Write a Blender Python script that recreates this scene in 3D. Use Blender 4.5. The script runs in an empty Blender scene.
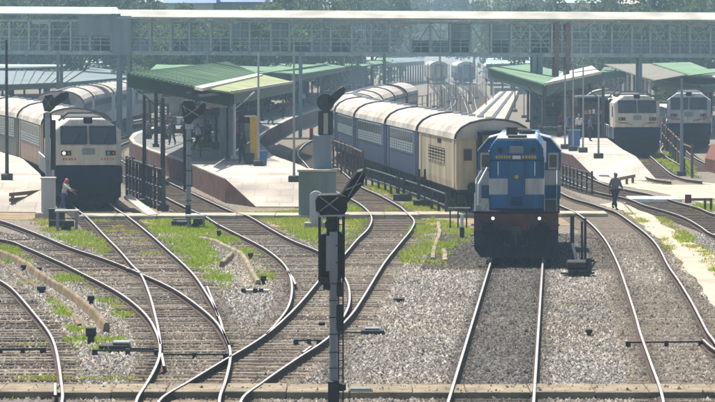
import bpy, bmesh, math, random
import numpy as np
from mathutils import Vector, Matrix
random.seed(7); rng = np.random.default_rng(11)
R = math.radians; PI = math.pi
S = bpy.context.scene
COL = S.collection

# ------------------------------------------------------------------ camera, world, sun, exposure
FPX = 3800.0; CX, CY, HOR, CAMZ = 357.5, 201.0, 44.0, 7.3      # focal length in photo pixels, horizon row, height over rail top
PITCH = math.atan((CY - HOR) / FPX)
cam_d = bpy.data.cameras.new('camera'); cam = bpy.data.objects.new('camera', cam_d); COL.objects.link(cam)
cam.location = (0, 0, CAMZ); cam.rotation_euler = (PI / 2 - PITCH, 0, 0)
cam_d.sensor_width = 36; cam_d.lens = 36 * FPX / 715; cam_d.clip_start = 1; cam_d.clip_end = 4000
S.camera = cam
SUN_EL, SUN_AZ = R(63), R(-30)          # azimuth from +Y (view direction) towards +X; sun stands behind the station, left
w = bpy.data.worlds.new('World'); S.world = w; w.use_nodes = True
nt = w.node_tree; bg = nt.nodes['Background']
sky = nt.nodes.new('ShaderNodeTexSky'); sky.sky_type = 'NISHITA'; sky.sun_disc = False
sky.sun_elevation = SUN_EL; sky.sun_rotation = SUN_AZ; sky.dust_density = 2.0; sky.air_density = 1.2
nt.links.new(sky.outputs[0], bg.inputs[0]); bg.inputs[1].default_value = 0.085
sl = bpy.data.lights.new('sun', 'SUN'); so = bpy.data.objects.new('sun', sl); COL.objects.link(so)
sl.energy = 5.0; sl.angle = R(0.6); sl.color = (1.0, 0.94, 0.84)
sd = Vector((math.sin(SUN_AZ) * math.cos(SUN_EL), math.cos(SUN_AZ) * math.cos(SUN_EL), math.sin(SUN_EL)))
so.rotation_euler = sd.to_track_quat('Z', 'Y').to_euler(); so.location = (0, 100, 60)
S.view_settings.view_transform = 'Standard'; S.view_settings.look = 'None'
S.view_settings.exposure = 0.78; S.view_settings.gamma = 1
S.render.engine = 'CYCLES'
S.cycles.use_denoising = True
S.cycles.max_bounces = 6; S.cycles.volume_bounces = 1; S.cycles.caustics_reflective = False; S.cycles.caustics_refractive = False

# ------------------------------------------------------------------ photo measurements -> places on the ground
cP, sP = math.cos(PITCH), math.sin(PITCH)
def ray(px, py):
    a, b = px - CX, CY - py
    return Vector((a, FPX * cP + b * sP, -FPX * sP + b * cP))
def W(px, py, z=0.0):
    d = ray(px, py); t = (z - CAMZ) / d.z
    return Vector((0, 0, CAMZ)) + d * t
def at_depth(px, py, Y):
    d = ray(px, py); return Vector((0, 0, CAMZ)) + d * (Y / d.y)
def sc(Y): return FPX / Y                    # photo pixels per metre at distance Y

# ------------------------------------------------------------------ materials
MATS = {}
def srgb(h):
    h = h.lstrip('#'); v = [int(h[i:i + 2], 16) / 255 for i in (0, 2, 4)]
    return tuple(((c / 12.92) if c <= .04045 else ((c + .055) / 1.055) ** 2.4) for c in v)
def mat(name, col, rough=.7, metal=0., var=.25, scale=3., bump=0., bscale=None, spec=.4, col2=None, streak=False, detail=6., grime=0., trans=0.):
    if name in MATS: return MATS[name]
    m = bpy.data.materials.new(name); m.use_nodes = True; n = m.node_tree; L = n.links
    b = n.nodes['Principled BSDF']; b.inputs['Roughness'].default_value = rough; b.inputs['Metallic'].default_value = metal
    b.inputs['Specular IOR Level'].default_value = spec
    tc = n.nodes.new('ShaderNodeTexCoord'); mp = n.nodes.new('ShaderNodeMapping'); L.new(tc.outputs['Object'], mp.inputs[0])
    if streak: mp.inputs['Scale'].default_value = (1, 1, .15)
    no = n.nodes.new('ShaderNodeTexNoise'); no.inputs['Scale'].default_value = scale; no.inputs['Detail'].default_value = detail
    L.new(mp.outputs[0], no.inputs[0])
    rp = n.nodes.new('ShaderNodeValToRGB'); c = col
    c2 = col2 if col2 else tuple(x * (1 - var) for x in c); c3 = tuple(min(1, x * (1 + var * .6)) for x in c)
    rp.color_ramp.elements[0].position = .32; rp.color_ramp.elements[1].position = .68
    rp.color_ramp.elements[0].color = (*c2, 1); rp.color_ramp.elements[1].color = (*c3, 1)
    L.new(no.outputs[0], rp.inputs[0]); out = rp.outputs[0]
    if grime > 0:
        n2 = n.nodes.new('ShaderNodeTexNoise'); n2.inputs['Scale'].default_value = scale * .37; n2.inputs['Detail'].default_value = 8
        L.new(mp.outputs[0], n2.inputs[0]); r2 = n.nodes.new('ShaderNodeValToRGB')
        r2.color_ramp.elements[0].position = .45; r2.color_ramp.elements[1].position = .75
        r2.color_ramp.elements[0].color = (0, 0, 0, 1); r2.color_ramp.elements[1].color = (grime, grime, grime, 1)
        L.new(n2.outputs[0], r2.inputs[0]); mx = n.nodes.new('ShaderNodeMix'); mx.data_type = 'RGBA'
        L.new(r2.outputs[0], mx.inputs['Factor']); L.new(out, mx.inputs['A']); mx.inputs['B'].default_value = tuple(min(.09, .25 * x + .03 * y) for x, y in zip(c, (1, .8, .6))) + (1,)
        out = mx.outputs['Result']
    L.new(out, b.inputs['Base Color'])
    if bump > 0:
        bn = n.nodes.new('ShaderNodeTexNoise'); bn.inputs['Scale'].default_value = bscale or scale * 4; L.new(tc.outputs['Object'], bn.inputs[0])
        bp = n.nodes.new('ShaderNodeBump'); bp.inputs['Strength'].default_value = bump; bp.inputs['Distance'].default_value = .05
        L.new(bn.outputs[0], bp.inputs['Height']); L.new(bp.outputs[0], b.inputs['Normal'])
    if trans > 0:
        tl = n.nodes.new('ShaderNodeBsdfTranslucent'); L.new(out, tl.inputs[0]); ms = n.nodes.new('ShaderNodeMixShader'); ms.inputs[0].default_value = trans
        o = n.nodes['Material Output']; L.new(b.outputs[0], ms.inputs[1]); L.new(tl.outputs[0], ms.inputs[2]); L.new(ms.outputs[0], o.inputs[0])
    MATS[name] = m; return m
def attr_mat(name, rough=.9, trans=0., spec=.2):
    m = bpy.data.materials.new(name); m.use_nodes = True; n = m.node_tree; L = n.links
    b = n.nodes['Principled BSDF']; b.inputs['Roughness'].default_value = rough; b.inputs['Specular IOR Level'].default_value = spec
    a = n.nodes.new('ShaderNodeAttribute'); a.attribute_name = 'tint'
    L.new(a.outputs['Color'], b.inputs['Base Color'])
    if trans > 0:
        tl = n.nodes.new('ShaderNodeBsdfTranslucent'); L.new(a.outputs['Color'], tl.inputs[0]); ms = n.nodes.new('ShaderNodeMixShader'); ms.inputs[0].default_value = trans
        o = n.nodes['Material Output']; L.new(b.outputs[0], ms.inputs[1]); L.new(tl.outputs[0], ms.inputs[2]); L.new(ms.outputs[0], o.inputs[0])
    MATS[name] = m; return m
def gravel(name, lo, mid, hi, scale=13., dirt=.5, dirtcol=(.20, .165, .125)):
    m = bpy.data.materials.new(name); m.use_nodes = True; n = m.node_tree; L = n.links
    b = n.nodes['Principled BSDF']; b.inputs['Roughness'].default_value = .95; b.inputs['Specular IOR Level'].default_value = .15
    tc = n.nodes.new('ShaderNodeTexCoord'); v = n.nodes.new('ShaderNodeTexVoronoi'); v.inputs['Scale'].default_value = scale
    L.new(tc.outputs['Object'], v.inputs[0])
    sp = n.nodes.new('ShaderNodeSeparateColor'); L.new(v.outputs['Color'], sp.inputs[0])
    rp = n.nodes.new('ShaderNodeValToRGB'); e = rp.color_ramp.elements; e[0].color = (*lo, 1); e[1].color = (*hi, 1)
    k = rp.color_ramp.elements.new(.5); k.color = (*mid, 1); L.new(sp.outputs[0], rp.inputs[0])
    no = n.nodes.new('ShaderNodeTexNoise'); no.inputs['Scale'].default_value = .45; no.inputs['Detail'].default_value = 9; no.inputs['Roughness'].default_value = .65
    L.new(tc.outputs['Object'], no.inputs[0])
    r2 = n.nodes.new('ShaderNodeValToRGB'); r2.color_ramp.elements[0].position = .42; r2.color_ramp.elements[1].position = .68
    r2.color_ramp.elements[0].color = (0, 0, 0, 1); r2.color_ramp.elements[1].color = (dirt, dirt, dirt, 1); L.new(no.outputs[0], r2.inputs[0])
    mx = n.nodes.new('ShaderNodeMix'); mx.data_type = 'RGBA'; L.new(r2.outputs[0], mx.inputs['Factor']); L.new(rp.outputs[0], mx.inputs['A']); mx.inputs['B'].default_value = (*dirtcol, 1)
    L.new(mx.outputs['Result'], b.inputs['Base Color'])
    bp = n.nodes.new('ShaderNodeBump'); bp.inputs['Strength'].default_value = 1; bp.inputs['Distance'].default_value = .05; bp.invert = True
    L.new(v.outputs['Distance'], bp.inputs['Height']); L.new(bp.outputs[0], b.inputs['Normal'])
    MATS[name] = m; return m

gravel('ballast', (.055, .046, .036), (.20, .17, .135), (.42, .375, .31), scale=20., dirtcol=(.20, .155, .11))
gravel('dirty_ballast', (.045, .036, .027), (.14, .112, .084), (.30, .255, .20), scale=20., dirt=.8, dirtcol=(.16, .118, .078))
gravel('oily_ballast', (.03, .028, .026), (.11, .10, .088), (.30, .28, .25), dirt=.6, dirtcol=(.05, .045, .04))
mat('earth', (.25, .19, .12), .95, var=.4, scale=1.2, bump=.5, bscale=9, spec=.1)
mat('kerb_stone', (.30, .25, .175), .95, var=.45, scale=2.5, bump=.6, bscale=12, spec=.1, grime=.7)
mat('earth_dark', (.20, .15, .095), .95, var=.5, scale=2.5, bump=.6, bscale=14, spec=.1, grime=.4)
mat('sand_path', (.46, .39, .30), .95, var=.22, scale=.8, bump=.3, bscale=12, spec=.1, grime=.25)
mat('concrete', (.50, .45, .38), .9, var=.25, scale=1.4, bump=.25, bscale=10, spec=.15, grime=.5)
mat('pale_concrete', (.52, .465, .39), .9, var=.25, scale=.5, bump=.2, bscale=8, spec=.12, grime=.55)
mat('slab', (.26, .215, .15), .92, var=.3, scale=2.2, bump=.35, bscale=14, spec=.12, grime=.5)
mat('slab_pale', (.44, .385, .29), .92, var=.35, scale=1.6, bump=.3, bscale=14, spec=.12, grime=.6)
mat('brick_red', (.16, .065, .045), .9, var=.35, scale=1.5, bump=.3, spec=.1, grime=.4)
mat('platform_wall', (.15, .08, .065), .9, var=.4, scale=1.5, bump=.3, spec=.1, grime=.5)
mat('rail_top', (.50, .475, .45), .38, metal=.35, var=.35, scale=2.5, spec=.6)
mat('rail_side', (.075, .05, .038), .85, var=.4, scale=5, spec=.12)
mat('sleeper_wood', (.15, .118, .088), .9, var=.5, scale=5, bump=.4, spec=.1, grime=.5)
mat('sleeper_pale', (.25, .205, .155), .9, var=.4, scale=5, bump=.4, spec=.1, grime=.6)
mat('sleeper_dark', (.075, .058, .043), .9, var=.5, scale=5, bump=.4, spec=.1, grime=.4)
mat('sleeper_grey', (.20, .185, .165), .9, var=.4, scale=6, bump=.4, spec=.1, grime=.4)
mat('black_steel', (.018, .02, .022), .5, var=.4, scale=6, spec=.4)
mat('dark_steel', (.045, .048, .052), .6, var=.4, scale=6, spec=.35, grime=.3)
mat('grey_steel', (.26, .28, .29), .55, var=.25, scale=4, spec=.4, grime=.35, streak=True)
mat('galvanised', (.36, .38, .39), .5, metal=.3, var=.2, scale=4, spec=.4, grime=.3, streak=True)
mat('rust_steel', (.16, .10, .065), .85, var=.4, scale=5, spec=.2)
mat('white_paint', (.74, .73, .70), .6, var=.1, scale=4, grime=.25, streak=True)
mat('loco_blue', (.008, .13, .30), .5, var=.4, scale=3.5, spec=.35, grime=.55, streak=True, bump=.08, bscale=2.2)
mat('loco_white', (.52, .52, .51), .5, var=.22, scale=4, spec=.4, grime=.6, streak=True)
mat('loco_red', (.12, .034, .028), .7, var=.6, scale=2.2, grime=.6)
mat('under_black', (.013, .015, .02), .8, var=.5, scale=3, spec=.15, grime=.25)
mat('skirt', (.012, .024, .05), .7, var=.5, scale=3, spec=.25, grime=.4)
mat('navy', (.005, .012, .05), .6, var=.3, scale=3, spec=.2, grime=.2, streak=True)
mat('loco_cream', (.60, .55, .45), .5, var=.25, scale=3, spec=.35, grime=.6, streak=True)
mat('coach_brown', (.20, .135, .085), .6, var=.3, scale=2, spec=.3, grime=.4, streak=True)
mat('cream', (.60, .54, .40), .5, var=.12, scale=2, spec=.4, grime=.22, streak=True)
mat('cream_coach', (.47, .39, .245), .6, var=.25, scale=2.5, spec=.3, grime=.6, streak=True, bump=.06, bscale=1.5)
mat('coach_blue', (.016, .045, .105), .55, var=.45, scale=3, spec=.35, grime=.5, streak=True)
mat('coach_pale', (.14, .22, .30), .55, var=.15, scale=3, spec=.4, grime=.15, streak=True)
mat('coach_roof', (.50, .455, .39), .8, var=.35, scale=.9, spec=.2, grime=.5)
mat('coach_grey', (.42, .46, .50), .5, var=.15, scale=3, spec=.4, grime=.2, streak=True)
mat('coach_green', (.03, .034, .028), .6, var=.25, scale=2, grime=.3, streak=True)
mat('window_dark', (.012, .016, .02), .12, var=.3, scale=2, spec=.6)
mat('glass_grey', (.05, .06, .06), .1, var=.2, scale=1, spec=.7)
mat('shutter', (.24, .29, .29), .6, var=.2, scale=6)
mat('yellow', (.62, .38, .02), .55, var=.15, scale=4, grime=.25)
mat('orange', (.55, .13, .03), .55, var=.2, scale=8)
mat('roof_green', (.15, .25, .13), .75, var=.3, scale=.35, spec=.2, grime=.55, col2=(.08, .16, .11))
mat('roof_olive', (.25, .29, .13), .75, var=.3, scale=.5, spec=.3, grime=.3)
mat('roof_tan', (.52, .46, .38), .7, var=.2, scale=.6, grime=.3)
mat('roof_teal', (.33, .45, .41), .7, var=.25, scale=.5, grime=.2)
mat('roof_grey', (.38, .37, .32), .75, var=.3, scale=.5, grime=.3)
mat('roof_slate', (.14, .19, .20), .7, var=.3, scale=.4, grime=.2)
mat('roof_rust', (.16, .145, .115), .8, var=.3, scale=.6, grime=.2)
mat('fascia_green', (.012, .055, .035), .6, var=.25, scale=1.5, grime=.2)
mat('bridge_steel', (.37, .44, .44), .6, var=.2, scale=2, spec=.3, grime=.25)
mat('bridge_panel', (.22, .30, .32), .65, var=.25, scale=1.2, spec=.3, grime=.3, streak=True)
mat('bridge_deck', (.12, .14, .15), .8, var=.25, scale=2)
mat('pillar_rust', (.20, .11, .09), .8, var=.3, scale=1.5, grime=.3)
mat('hut_green', (.20, .25, .22), .85, var=.3, scale=1.6, bump=.2, spec=.2, grime=.55, streak=True)
mat('hut_grey', (.22, .26, .29), .7, var=.15, scale=2, spec=.3, grime=.2, streak=True)
mat('post_white', (.55, .54, .52), .8, var=.15, scale=4, bump=.1, grime=.4, streak=True)
mat('wood', (.17, .11, .065), .85, var=.35, scale=5, grime=.3)
mat('bark', (.09, .07, .05), .9, var=.4, scale=4, bump=.4)
mat('wall_pale', (.52, .50, .46), .85, var=.12, scale=.6, grime=.25)
mat('wall_pink', (.42, .28, .24), .85, var=.12, scale=.6, grime=.25)
mat('roof_blue', (.05, .15, .42), .5, var=.2, scale=.6, grime=.1)
mat('skin', (.20, .105, .065), .6, var=.1, scale=8)
mat('hair', (.012, .010, .009), .5, var=.3, scale=20)
mat('plastic_blue', (.04, .12, .30), .4, var=.15, scale=4)
for nm, c in dict(cloth_grey=(.13, .14, .17), cloth_dark=(.03, .035, .05), cloth_blue=(.06, .10, .20), cloth_white=(.55, .54, .52), cloth_pink=(.62, .14, .17), cloth_maroon=(.17, .04, .05), shoe=(.025, .02, .018)).items():
    mat(nm, c, .9, var=.25, scale=12, spec=.1)
def lampmat(name, col, e):
    m = bpy.data.materials.new(name); m.use_nodes = True; b = m.node_tree.nodes['Principled BSDF']
    b.inputs['Base Color'].default_value = (*col, 1); b.inputs['Emission Color'].default_value = (*col, 1); b.inputs['Emission Strength'].default_value = e; MATS[name] = m
lampmat('lamp_lit', (1, .96, .88), .8)
attr_mat('stones', .92); attr_mat('blades', .8, .5); attr_mat('leaves', .7, .35)

def joints(name, scale, k=.55):
    n = MATS[name].node_tree; b = n.nodes['Principled BSDF']; src = b.inputs['Base Color'].links[0].from_socket; tc = n.nodes.new('ShaderNodeTexCoord'); br = n.nodes.new('ShaderNodeTexBrick')
    br.inputs['Scale'].default_value = scale; br.inputs['Mortar Size'].default_value = .02; br.inputs['Color1'].default_value = (1, 1, 1, 1); br.inputs['Color2'].default_value = (.86, .86, .86, 1); br.inputs['Mortar'].default_value = (k, k, k, 1); br.inputs['Brick Width'].default_value = .9; br.inputs['Row Height'].default_value = .9
    n.links.new(tc.outputs['Object'], br.inputs[0]); mx = n.nodes.new('ShaderNodeMix'); mx.data_type = 'RGBA'; mx.blend_type = 'MULTIPLY'; mx.inputs['Factor'].default_value = 1
    n.links.new(src, mx.inputs['A']); n.links.new(br.outputs[0], mx.inputs['B']); n.links.new(mx.outputs['Result'], b.inputs['Base Color'])
joints('pale_concrete', .75, .72)
# ------------------------------------------------------------------ mesh building
class MB:
    def __init__(s): s.v = []; s.f = []; s.m = []; s.cur = 0
    def add(s, vs, fs):
        o = len(s.v); s.v += [tuple(v) for v in vs]; s.f += [tuple(i + o for i in f) for f in fs]; s.m += [s.cur] * len(fs); return s
    def box(s, x0, x1, y0, y1, z0, z1, M=None):
        vs = [Vector((x, y, z)) for z in (z0, z1) for y in (y0, y1) for x in (x0, x1)]
        if M is not None: vs = [M @ v for v in vs]
        return s.add(vs, [(0, 2, 3, 1), (4, 5, 7, 6), (0, 1, 5, 4), (2, 6, 7, 3), (0, 4, 6, 2), (1, 3, 7, 5)])
    def bar(s, p0, p1, w, h=None):
        p0, p1 = Vector(p0), Vector(p1); h = h or w; d = p1 - p0; L = d.length
        if L < 1e-6: return s
        q = d.to_track_quat('Z', 'Y').to_matrix().to_4x4(); M = Matrix.Translation(p0) @ q
        return s.box(-w / 2, w / 2, -h / 2, h / 2, 0, L, M)
    def cyl(s, p0, p1, r0, r1=None, n=8, cap=True):
        p0, p1 = Vector(p0), Vector(p1); r1 = r0 if r1 is None else r1; d = p1 - p0
        M = d.to_track_quat('Z', 'Y').to_matrix(); vs = []
        for p, r in ((p0, r0), (p1, r1)):
            for i in range(n):
                a = 2 * PI * i / n; vs.append(p + M @ Vector((r * math.cos(a), r * math.sin(a), 0)))
        fs = [(i, (i + 1) % n, n + (i + 1) % n, n + i) for i in range(n)]
        if cap: fs += [tuple(range(n - 1, -1, -1)), tuple(range(n, 2 * n))]
        return s.add(vs, fs)
    def tube(s, pts, r, n=6):
        for a, b in zip(pts[:-1], pts[1:]): s.cyl(a, b, r, n=n)
        return s
    def extrude_y(s, prof, y0, y1, cap=True):               # prof: (x, z) loop, counter-clockwise seen from -y
        n = len(prof); vs = [(x, y0, z) for x, z in prof] + [(x, y1, z) for x, z in prof]
        fs = [(i, n + i, n + (i + 1) % n, (i + 1) % n)[::-1] for i in range(n)]
        if cap: fs += [tuple(range(n)), tuple(range(2 * n - 1, n - 1, -1))]
        return s.add(vs, fs)
    def slab(s, pts, z0, z1=None, thick=None):              # pts: list of (x,y) or (x,y,z) tops; solid down to z0
        tops = [Vector((p[0], p[1], (p[2] if len(p) > 2 else z1))) for p in pts]; n = len(tops)
        a = sum(tops[i].x * tops[(i + 1) % n].y - tops[(i + 1) % n].x * tops[i].y for i in range(n))
        if a < 0: tops.reverse()
        bots = [Vector((t.x, t.y, (t.z - thick) if thick else z0)) for t in tops]
        return s.add(tops + bots, [tuple(range(n)), tuple(range(2 * n - 1, n - 1, -1))] + [(i, n + i, n + (i + 1) % n, (i + 1) % n) for i in range(n)])
    def mesh(s, name, mats, bevel=0.0, smooth=False):
        me = bpy.data.meshes.new(name); me.from_pydata(s.v, [], s.f)
        for m in (mats if isinstance(mats, (list, tuple)) else [mats]): me.materials.append(MATS[m])
        if len(me.polygons): me.polygons.foreach_set('material_index', s.m)
        if bevel > 0 or True:
            bm = bmesh.new(); bm.from_mesh(me)
            bmesh.ops.recalc_face_normals(bm, faces=bm.faces)
            if bevel > 0:
                bmesh.ops.remove_doubles(bm, verts=bm.verts, dist=1e-5)
                bmesh.ops.bevel(bm, geom=[e for e in bm.edges if len(e.link_faces) == 2 and e.calc_face_angle(0) > .6], offset=bevel, segments=1, affect='EDGES', clamp_overlap=True)
            bm.to_mesh(me); bm.free()
        if smooth: me.polygons.foreach_set('use_smooth', [True] * len(me.polygons))
        me.update(); return me
def link(name, me, parent=None, loc=None, rz=0):
    o = bpy.data.objects.new(name, me); COL.objects.link(o)
    if parent is not None: o.parent = parent
    if loc is not None: o.location = loc
    if rz: o.rotation_euler = (0, 0, rz)
    return o
def part(name, mb, m, parent, bevel=0., smooth=False, label=None):
    o = link(name, mb.mesh(name, m, bevel, smooth) if isinstance(mb, MB) else mb, parent)
    if label: o['label'] = label
    return o
def tag(o, label, cat, group=None, kind=None):
    o['label'] = label; o['category'] = cat
    if group: o['group'] = group
    if kind: o['kind'] = kind
    return o
def thing(name, label, cat, loc=(0, 0, 0), rz=0, group=None):
    o = bpy.data.objects.new(name, None); COL.objects.link(o); o.location = loc; o.rotation_euler = (0, 0, rz); o.empty_display_size = .3
    return tag(o, label, cat, group)
def struct(name, mb, m, label, cat, bevel=0.):
    return tag(link(name, mb.mesh(name, m, bevel) if isinstance(mb, MB) else mb), label, cat, kind='structure')
CACHE = {}
def cached(key, fn):
    if key not in CACHE: CACHE[key] = fn()
    return CACHE[key]
def copy_tree(o, parent=None):
    c = o.copy(); COL.objects.link(c); c.parent = parent
    for ch in list(o.children): copy_tree(ch, c)
    return c

def smooth_path(pts, step):
    P = [Vector((p[0], p[1])) for p in pts]; P = [P[0] * 2 - P[1]] + P + [P[-1] * 2 - P[-2]]; out = []
    for i in range(1, len(P) - 2):
        a, b, c, d = P[i - 1:i + 3]; n = max(2, int((c - b).length / (step * .5)))
        for k in range(n):
            t = k / n
            out.append(.5 * ((2 * b) + (c - a) * t + (2 * a - 5 * b + 4 * c - d) * t * t + (3 * b - a - 3 * c + d) * t ** 3))
    out.append(P[-2]); return resample(out, step)
def resample(P, step):
    acc = [0]
    for a, b in zip(P[:-1], P[1:]): acc.append(acc[-1] + (b - a).length)
    n = max(2, int(acc[-1] / step)); out = []; j = 0
    for k in range(n + 1):
        s = acc[-1] * k / n
        while j < len(acc) - 2 and acc[j + 1] < s: j += 1
        t = (s - acc[j]) / max(1e-9, acc[j + 1] - acc[j]); out.append(P[j].lerp(P[j + 1], min(1, max(0, t))))
    return out
def relax(P, it):
    for _ in range(it): P = [P[0]] + [(P[i - 1] + P[i] * 2 + P[i + 1]) / 4 for i in range(1, len(P) - 1)] + [P[-1]]
    return P
def tangents(P):
    return [(P[min(i + 1, len(P) - 1)] - P[max(i - 1, 0)]).normalized() for i in range(len(P))]
def offset(P, d):                                            # d > 0: to the right of the direction of travel
    return [p + Vector((t.y, -t.x)) * d for p, t in zip(P, tangents(P))]

# ================================================================== SETTING
GZ = -0.21                                                    # ground level; rail tops lie at z = 0
g = MB(); g.box(-600, 600, -60, 3000, GZ - .6, GZ)
struct('ground', g, 'ballast', 'grey stone ballast covering the whole railway yard', 'ground')

gravel('ballast_shade', (.03, .025, .019), (.115, .095, .072), (.27, .235, .19), scale=24., dirtcol=(.13, .10, .07))
g = MB(); g.box(-40, 40, 58, 149, GZ - .3, GZ + .003); struct('ballast_bed', g, 'ballast_shade', 'ballast sheet darkened for the shaded gaps below the loose stones of the near yard', 'ground')  # dark colour stands in for the shade between the stones
def pxpoly(pts, z): return [W(x, y, z) for x, y in pts]
def wobble(poly, amp, n=6):
    out = []
    for a, b in zip(poly, poly[1:] + poly[:1]):
        for k in range(n):
            p = a.lerp(b, k / n); out.append(p + Vector((rng.normal() * amp, rng.normal() * amp, 0)))
    return out
# --- rails traced from the photograph: pixels of the rail heads, then metres for what runs out of sight
def rail(px, far=(), near=()):
    return [Vector(p) for p in near] + [W(x, y, 0).to_2d() for x, y in px] + [Vector(p) for p in far]
Bl = rail([(135.7, 401.7), (142.6, 389.5), (153, 372), (159, 358), (160.2, 346), (157.4, 334.7), (149.6, 319), (137.4, 306), (120, 293), (101, 282.4), (83.6, 273.7), (66, 264.7), (49, 257), (26, 247), (0, 238.5)], [(-17.5, 150), (-20, 160)], [(-4.0, 68)])
Bu = rail([(219, 401.7), (224.5, 384), (229.7, 363), (230.2, 349.4), (224.5, 334.7), (214, 319), (193, 301.6), (172, 287.6), (146, 275.5), (120, 264.3), (97.5, 256), (70, 247), (35, 232.5), (0, 220)], [(-17.3, 166), (-20, 178)], [(-2.35, 68)])
Cl = rail([(160.6, 344), (158.5, 330), (155.7, 317), (149.6, 294.6), (141, 274), (132, 264.7), (120, 250.7), (104.5, 235), (87, 216.8), (74, 206.3)], [(-15.1, 192), (-18.1, 212), (-21.9, 232), (-26.6, 252)])
Cr = rail([(229.0, 345), (224.5, 334.7), (219.3, 317), (210.6, 299.8), (196.6, 278), (184.4, 264.6), (167, 249), (151.3, 235), (128.7, 216.8), (113, 206.3)], [(-13.4, 192), (-16.4, 212), (-20.2, 232), (-24.9, 252)])
Dl = rail([(266, 334), (277, 322), (288, 307), (292, 291), (290.5, 277), (284.5, 264.4), (271.3, 252.5), (257.4, 243.8), (240, 235), (217.5, 223.7), (203.6, 215), (190, 209)], [(-9.9, 187), (-12.2, 205), (-15.2, 227), (-18.2, 257), (-18.9, 284), (-17.7, 314), (-14.8, 345), (-9, 385)])
Dr = rail([(338, 324), (346, 312), (349.7, 300), (348, 284), (341, 272), (331, 260), (318.4, 250.7), (292, 240), (269.6, 228), (247, 215), (232, 211)], [(-8.2, 187), (-10.5, 205), (-13.5, 227), (-16.5, 257), (-17.2, 284), (-16, 314), (-13.1, 345), (-7.3, 385)])
El = rail([(157.4, 401.7), (181, 386), (207, 370), (228, 357.5), (248, 346), (266, 334), (282, 320.7), (301, 301.6), (324.5, 273.7), (343.6, 255), (357.4, 239), (368.7, 227.5), (371.5, 216.5), (363, 206), (348, 197)], [(-1.6, 195), (-2.5, 215), (-3.3, 235), (-3.9, 250), (-4.0, 265), (-3.5, 288), (-1.4, 320), (1.1, 350), (5, 390)], [(-3.7, 68)])
Er = rail([(240, 401), (257.4, 386), (275, 373), (301, 355.5), (325.3, 339.8), (348, 318), (360, 302), (383, 264.4), (395, 249), (402.7, 239.7), (411.4, 228.8), (414, 220), (405, 210.7), (399, 205.7), (380, 195), (360, 185.7)], [(-.75, 215), (-1.6, 235), (-2.2, 250), (-2.3, 265), (-1.8, 288), (.3, 320), (2.8, 350), (6.7, 390)], [(-2.0, 68)])
def Fpt(Z, s): return (2.73 + (Z - 77.5) * .0524 + s * .87, Z)
KC = [(5.92, 164.5), (4.55, 180), (3.15, 196), (1.5, 215), (.3, 233), (-.25, 247), (-.2, 258), (.5, 275), (1.8, 297), (3.6, 325), (5.6, 358), (8.5, 400)]
Fc = [Vector(Fpt(z, 0)) for z in (66, 77.5, 90, 105, 120, 135, 146)] + [Vector((6.45, 155))] + [Vector(p) for p in KC]
Gl = rail([(663.6, 401.7), (650.5, 361.6), (640.5, 333.5), (636, 317), (627, 289), (618.4, 265), (608, 244), (597.5, 230), (585, 218.5), (573, 210.7), (561, 205.5)], [(8.75, 190), (8.1, 210), (7.7, 235), (8, 270)], [(5.5, 68)])
Gr = rail([(715, 341), (709, 334.5), (699, 315.5), (690.6, 299.8), (678.4, 280), (668, 265), (658.5, 247), (648, 235), (633, 223.3), (616.7, 212), (608, 209), (590.5, 203), (569.6, 196.7)], [(9.8, 200), (9.6, 216), (9.4, 235), (9.7, 270)], [(7.5, 68), (7.95, 78), (8.35, 86)])
Hl = rail([(715, 235), (700, 226), (685, 217.5), (666.7, 211), (645, 205), (628, 198.3), (610, 194.5), (590, 189.5)], [(11.0, 210), (9.9, 230), (9.4, 255), (9.6, 290)], [(17.0, 122), (14.6, 138)])
Hr = rail([(715, 214), (700, 208), (683, 203.3), (663, 197.5), (646, 193), (630, 190), (605, 184)], [(12.5, 216), (11.6, 235), (11.1, 258), (11.3, 290)], [(19.2, 128), (16.7, 148)])
Ar = rail([(62, 402), (61, 381), (59, 365), (55.7, 348), (49.6, 333), (35, 314), (14, 290), (0, 280)], [(-13.2, 128), (-16.6, 142), (-20.8, 156)], [(-5.6, 68)])
Ir = rail([(702, 181), (686, 179), (672, 174), (660, 164.4), (649.6, 155.7)], [(19.6, 270), (20.2, 300), (20.8, 340)])
Jr = rail([(715, 168), (703.5, 162), (694, 157), (686, 150)], [(24.2, 280), (25, 310), (26, 350)])

def sweep_rail(P, name, parent):
    prof = [(-.075, -.18), (.075, -.18), (.075, -.15), (.012, -.13), (.012, -.05), (.036, -.036), (.036, -.006), (.028, 0), (-.028, 0), (-.036, -.006), (-.036, -.036), (-.012, -.05), (-.012, -.13), (-.075, -.15)]
    mb = MB(); T = tangents(P); n = len(prof); vs = []
    for p, t in zip(P, T):
        r = Vector((t.y, -t.x))
        for x, z in prof: vs.append((p.x + r.x * x, p.y + r.y * x, z))
    mb.v = vs
    for i in range(len(P) - 1):
        for k in range(n):
            a, b = i * n + k, i * n + (k + 1) % n
            mb.f.append((a, b, b + n, a + n)); mb.m.append(1 if k == 7 else 0)
    mb.f += [tuple(range(n - 1, -1, -1)), tuple(range((len(P) - 1) * n, len(P) * n))]; mb.m += [0, 0]
    return part(name, mb, ['rail_side', 'rail_top'], parent)
def sleeper_mesh(k):
    mb = MB(); r = random.Random(k)
    l, w_ = 1.38 + r.uniform(-.06, .06), .135 + r.uniform(-.012, .012)
    mb.box(-l, l, -w_, w_, -.19, 0)
    return mb.mesh('sleeper', ('sleeper_wood', 'sleeper_pale', 'sleeper_dark', 'sleeper_wood', 'sleeper_grey', 'sleeper_dark', 'sleeper_pale')[k % 7], .014)
ALL_SL = []; SL_ROT = []
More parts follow.
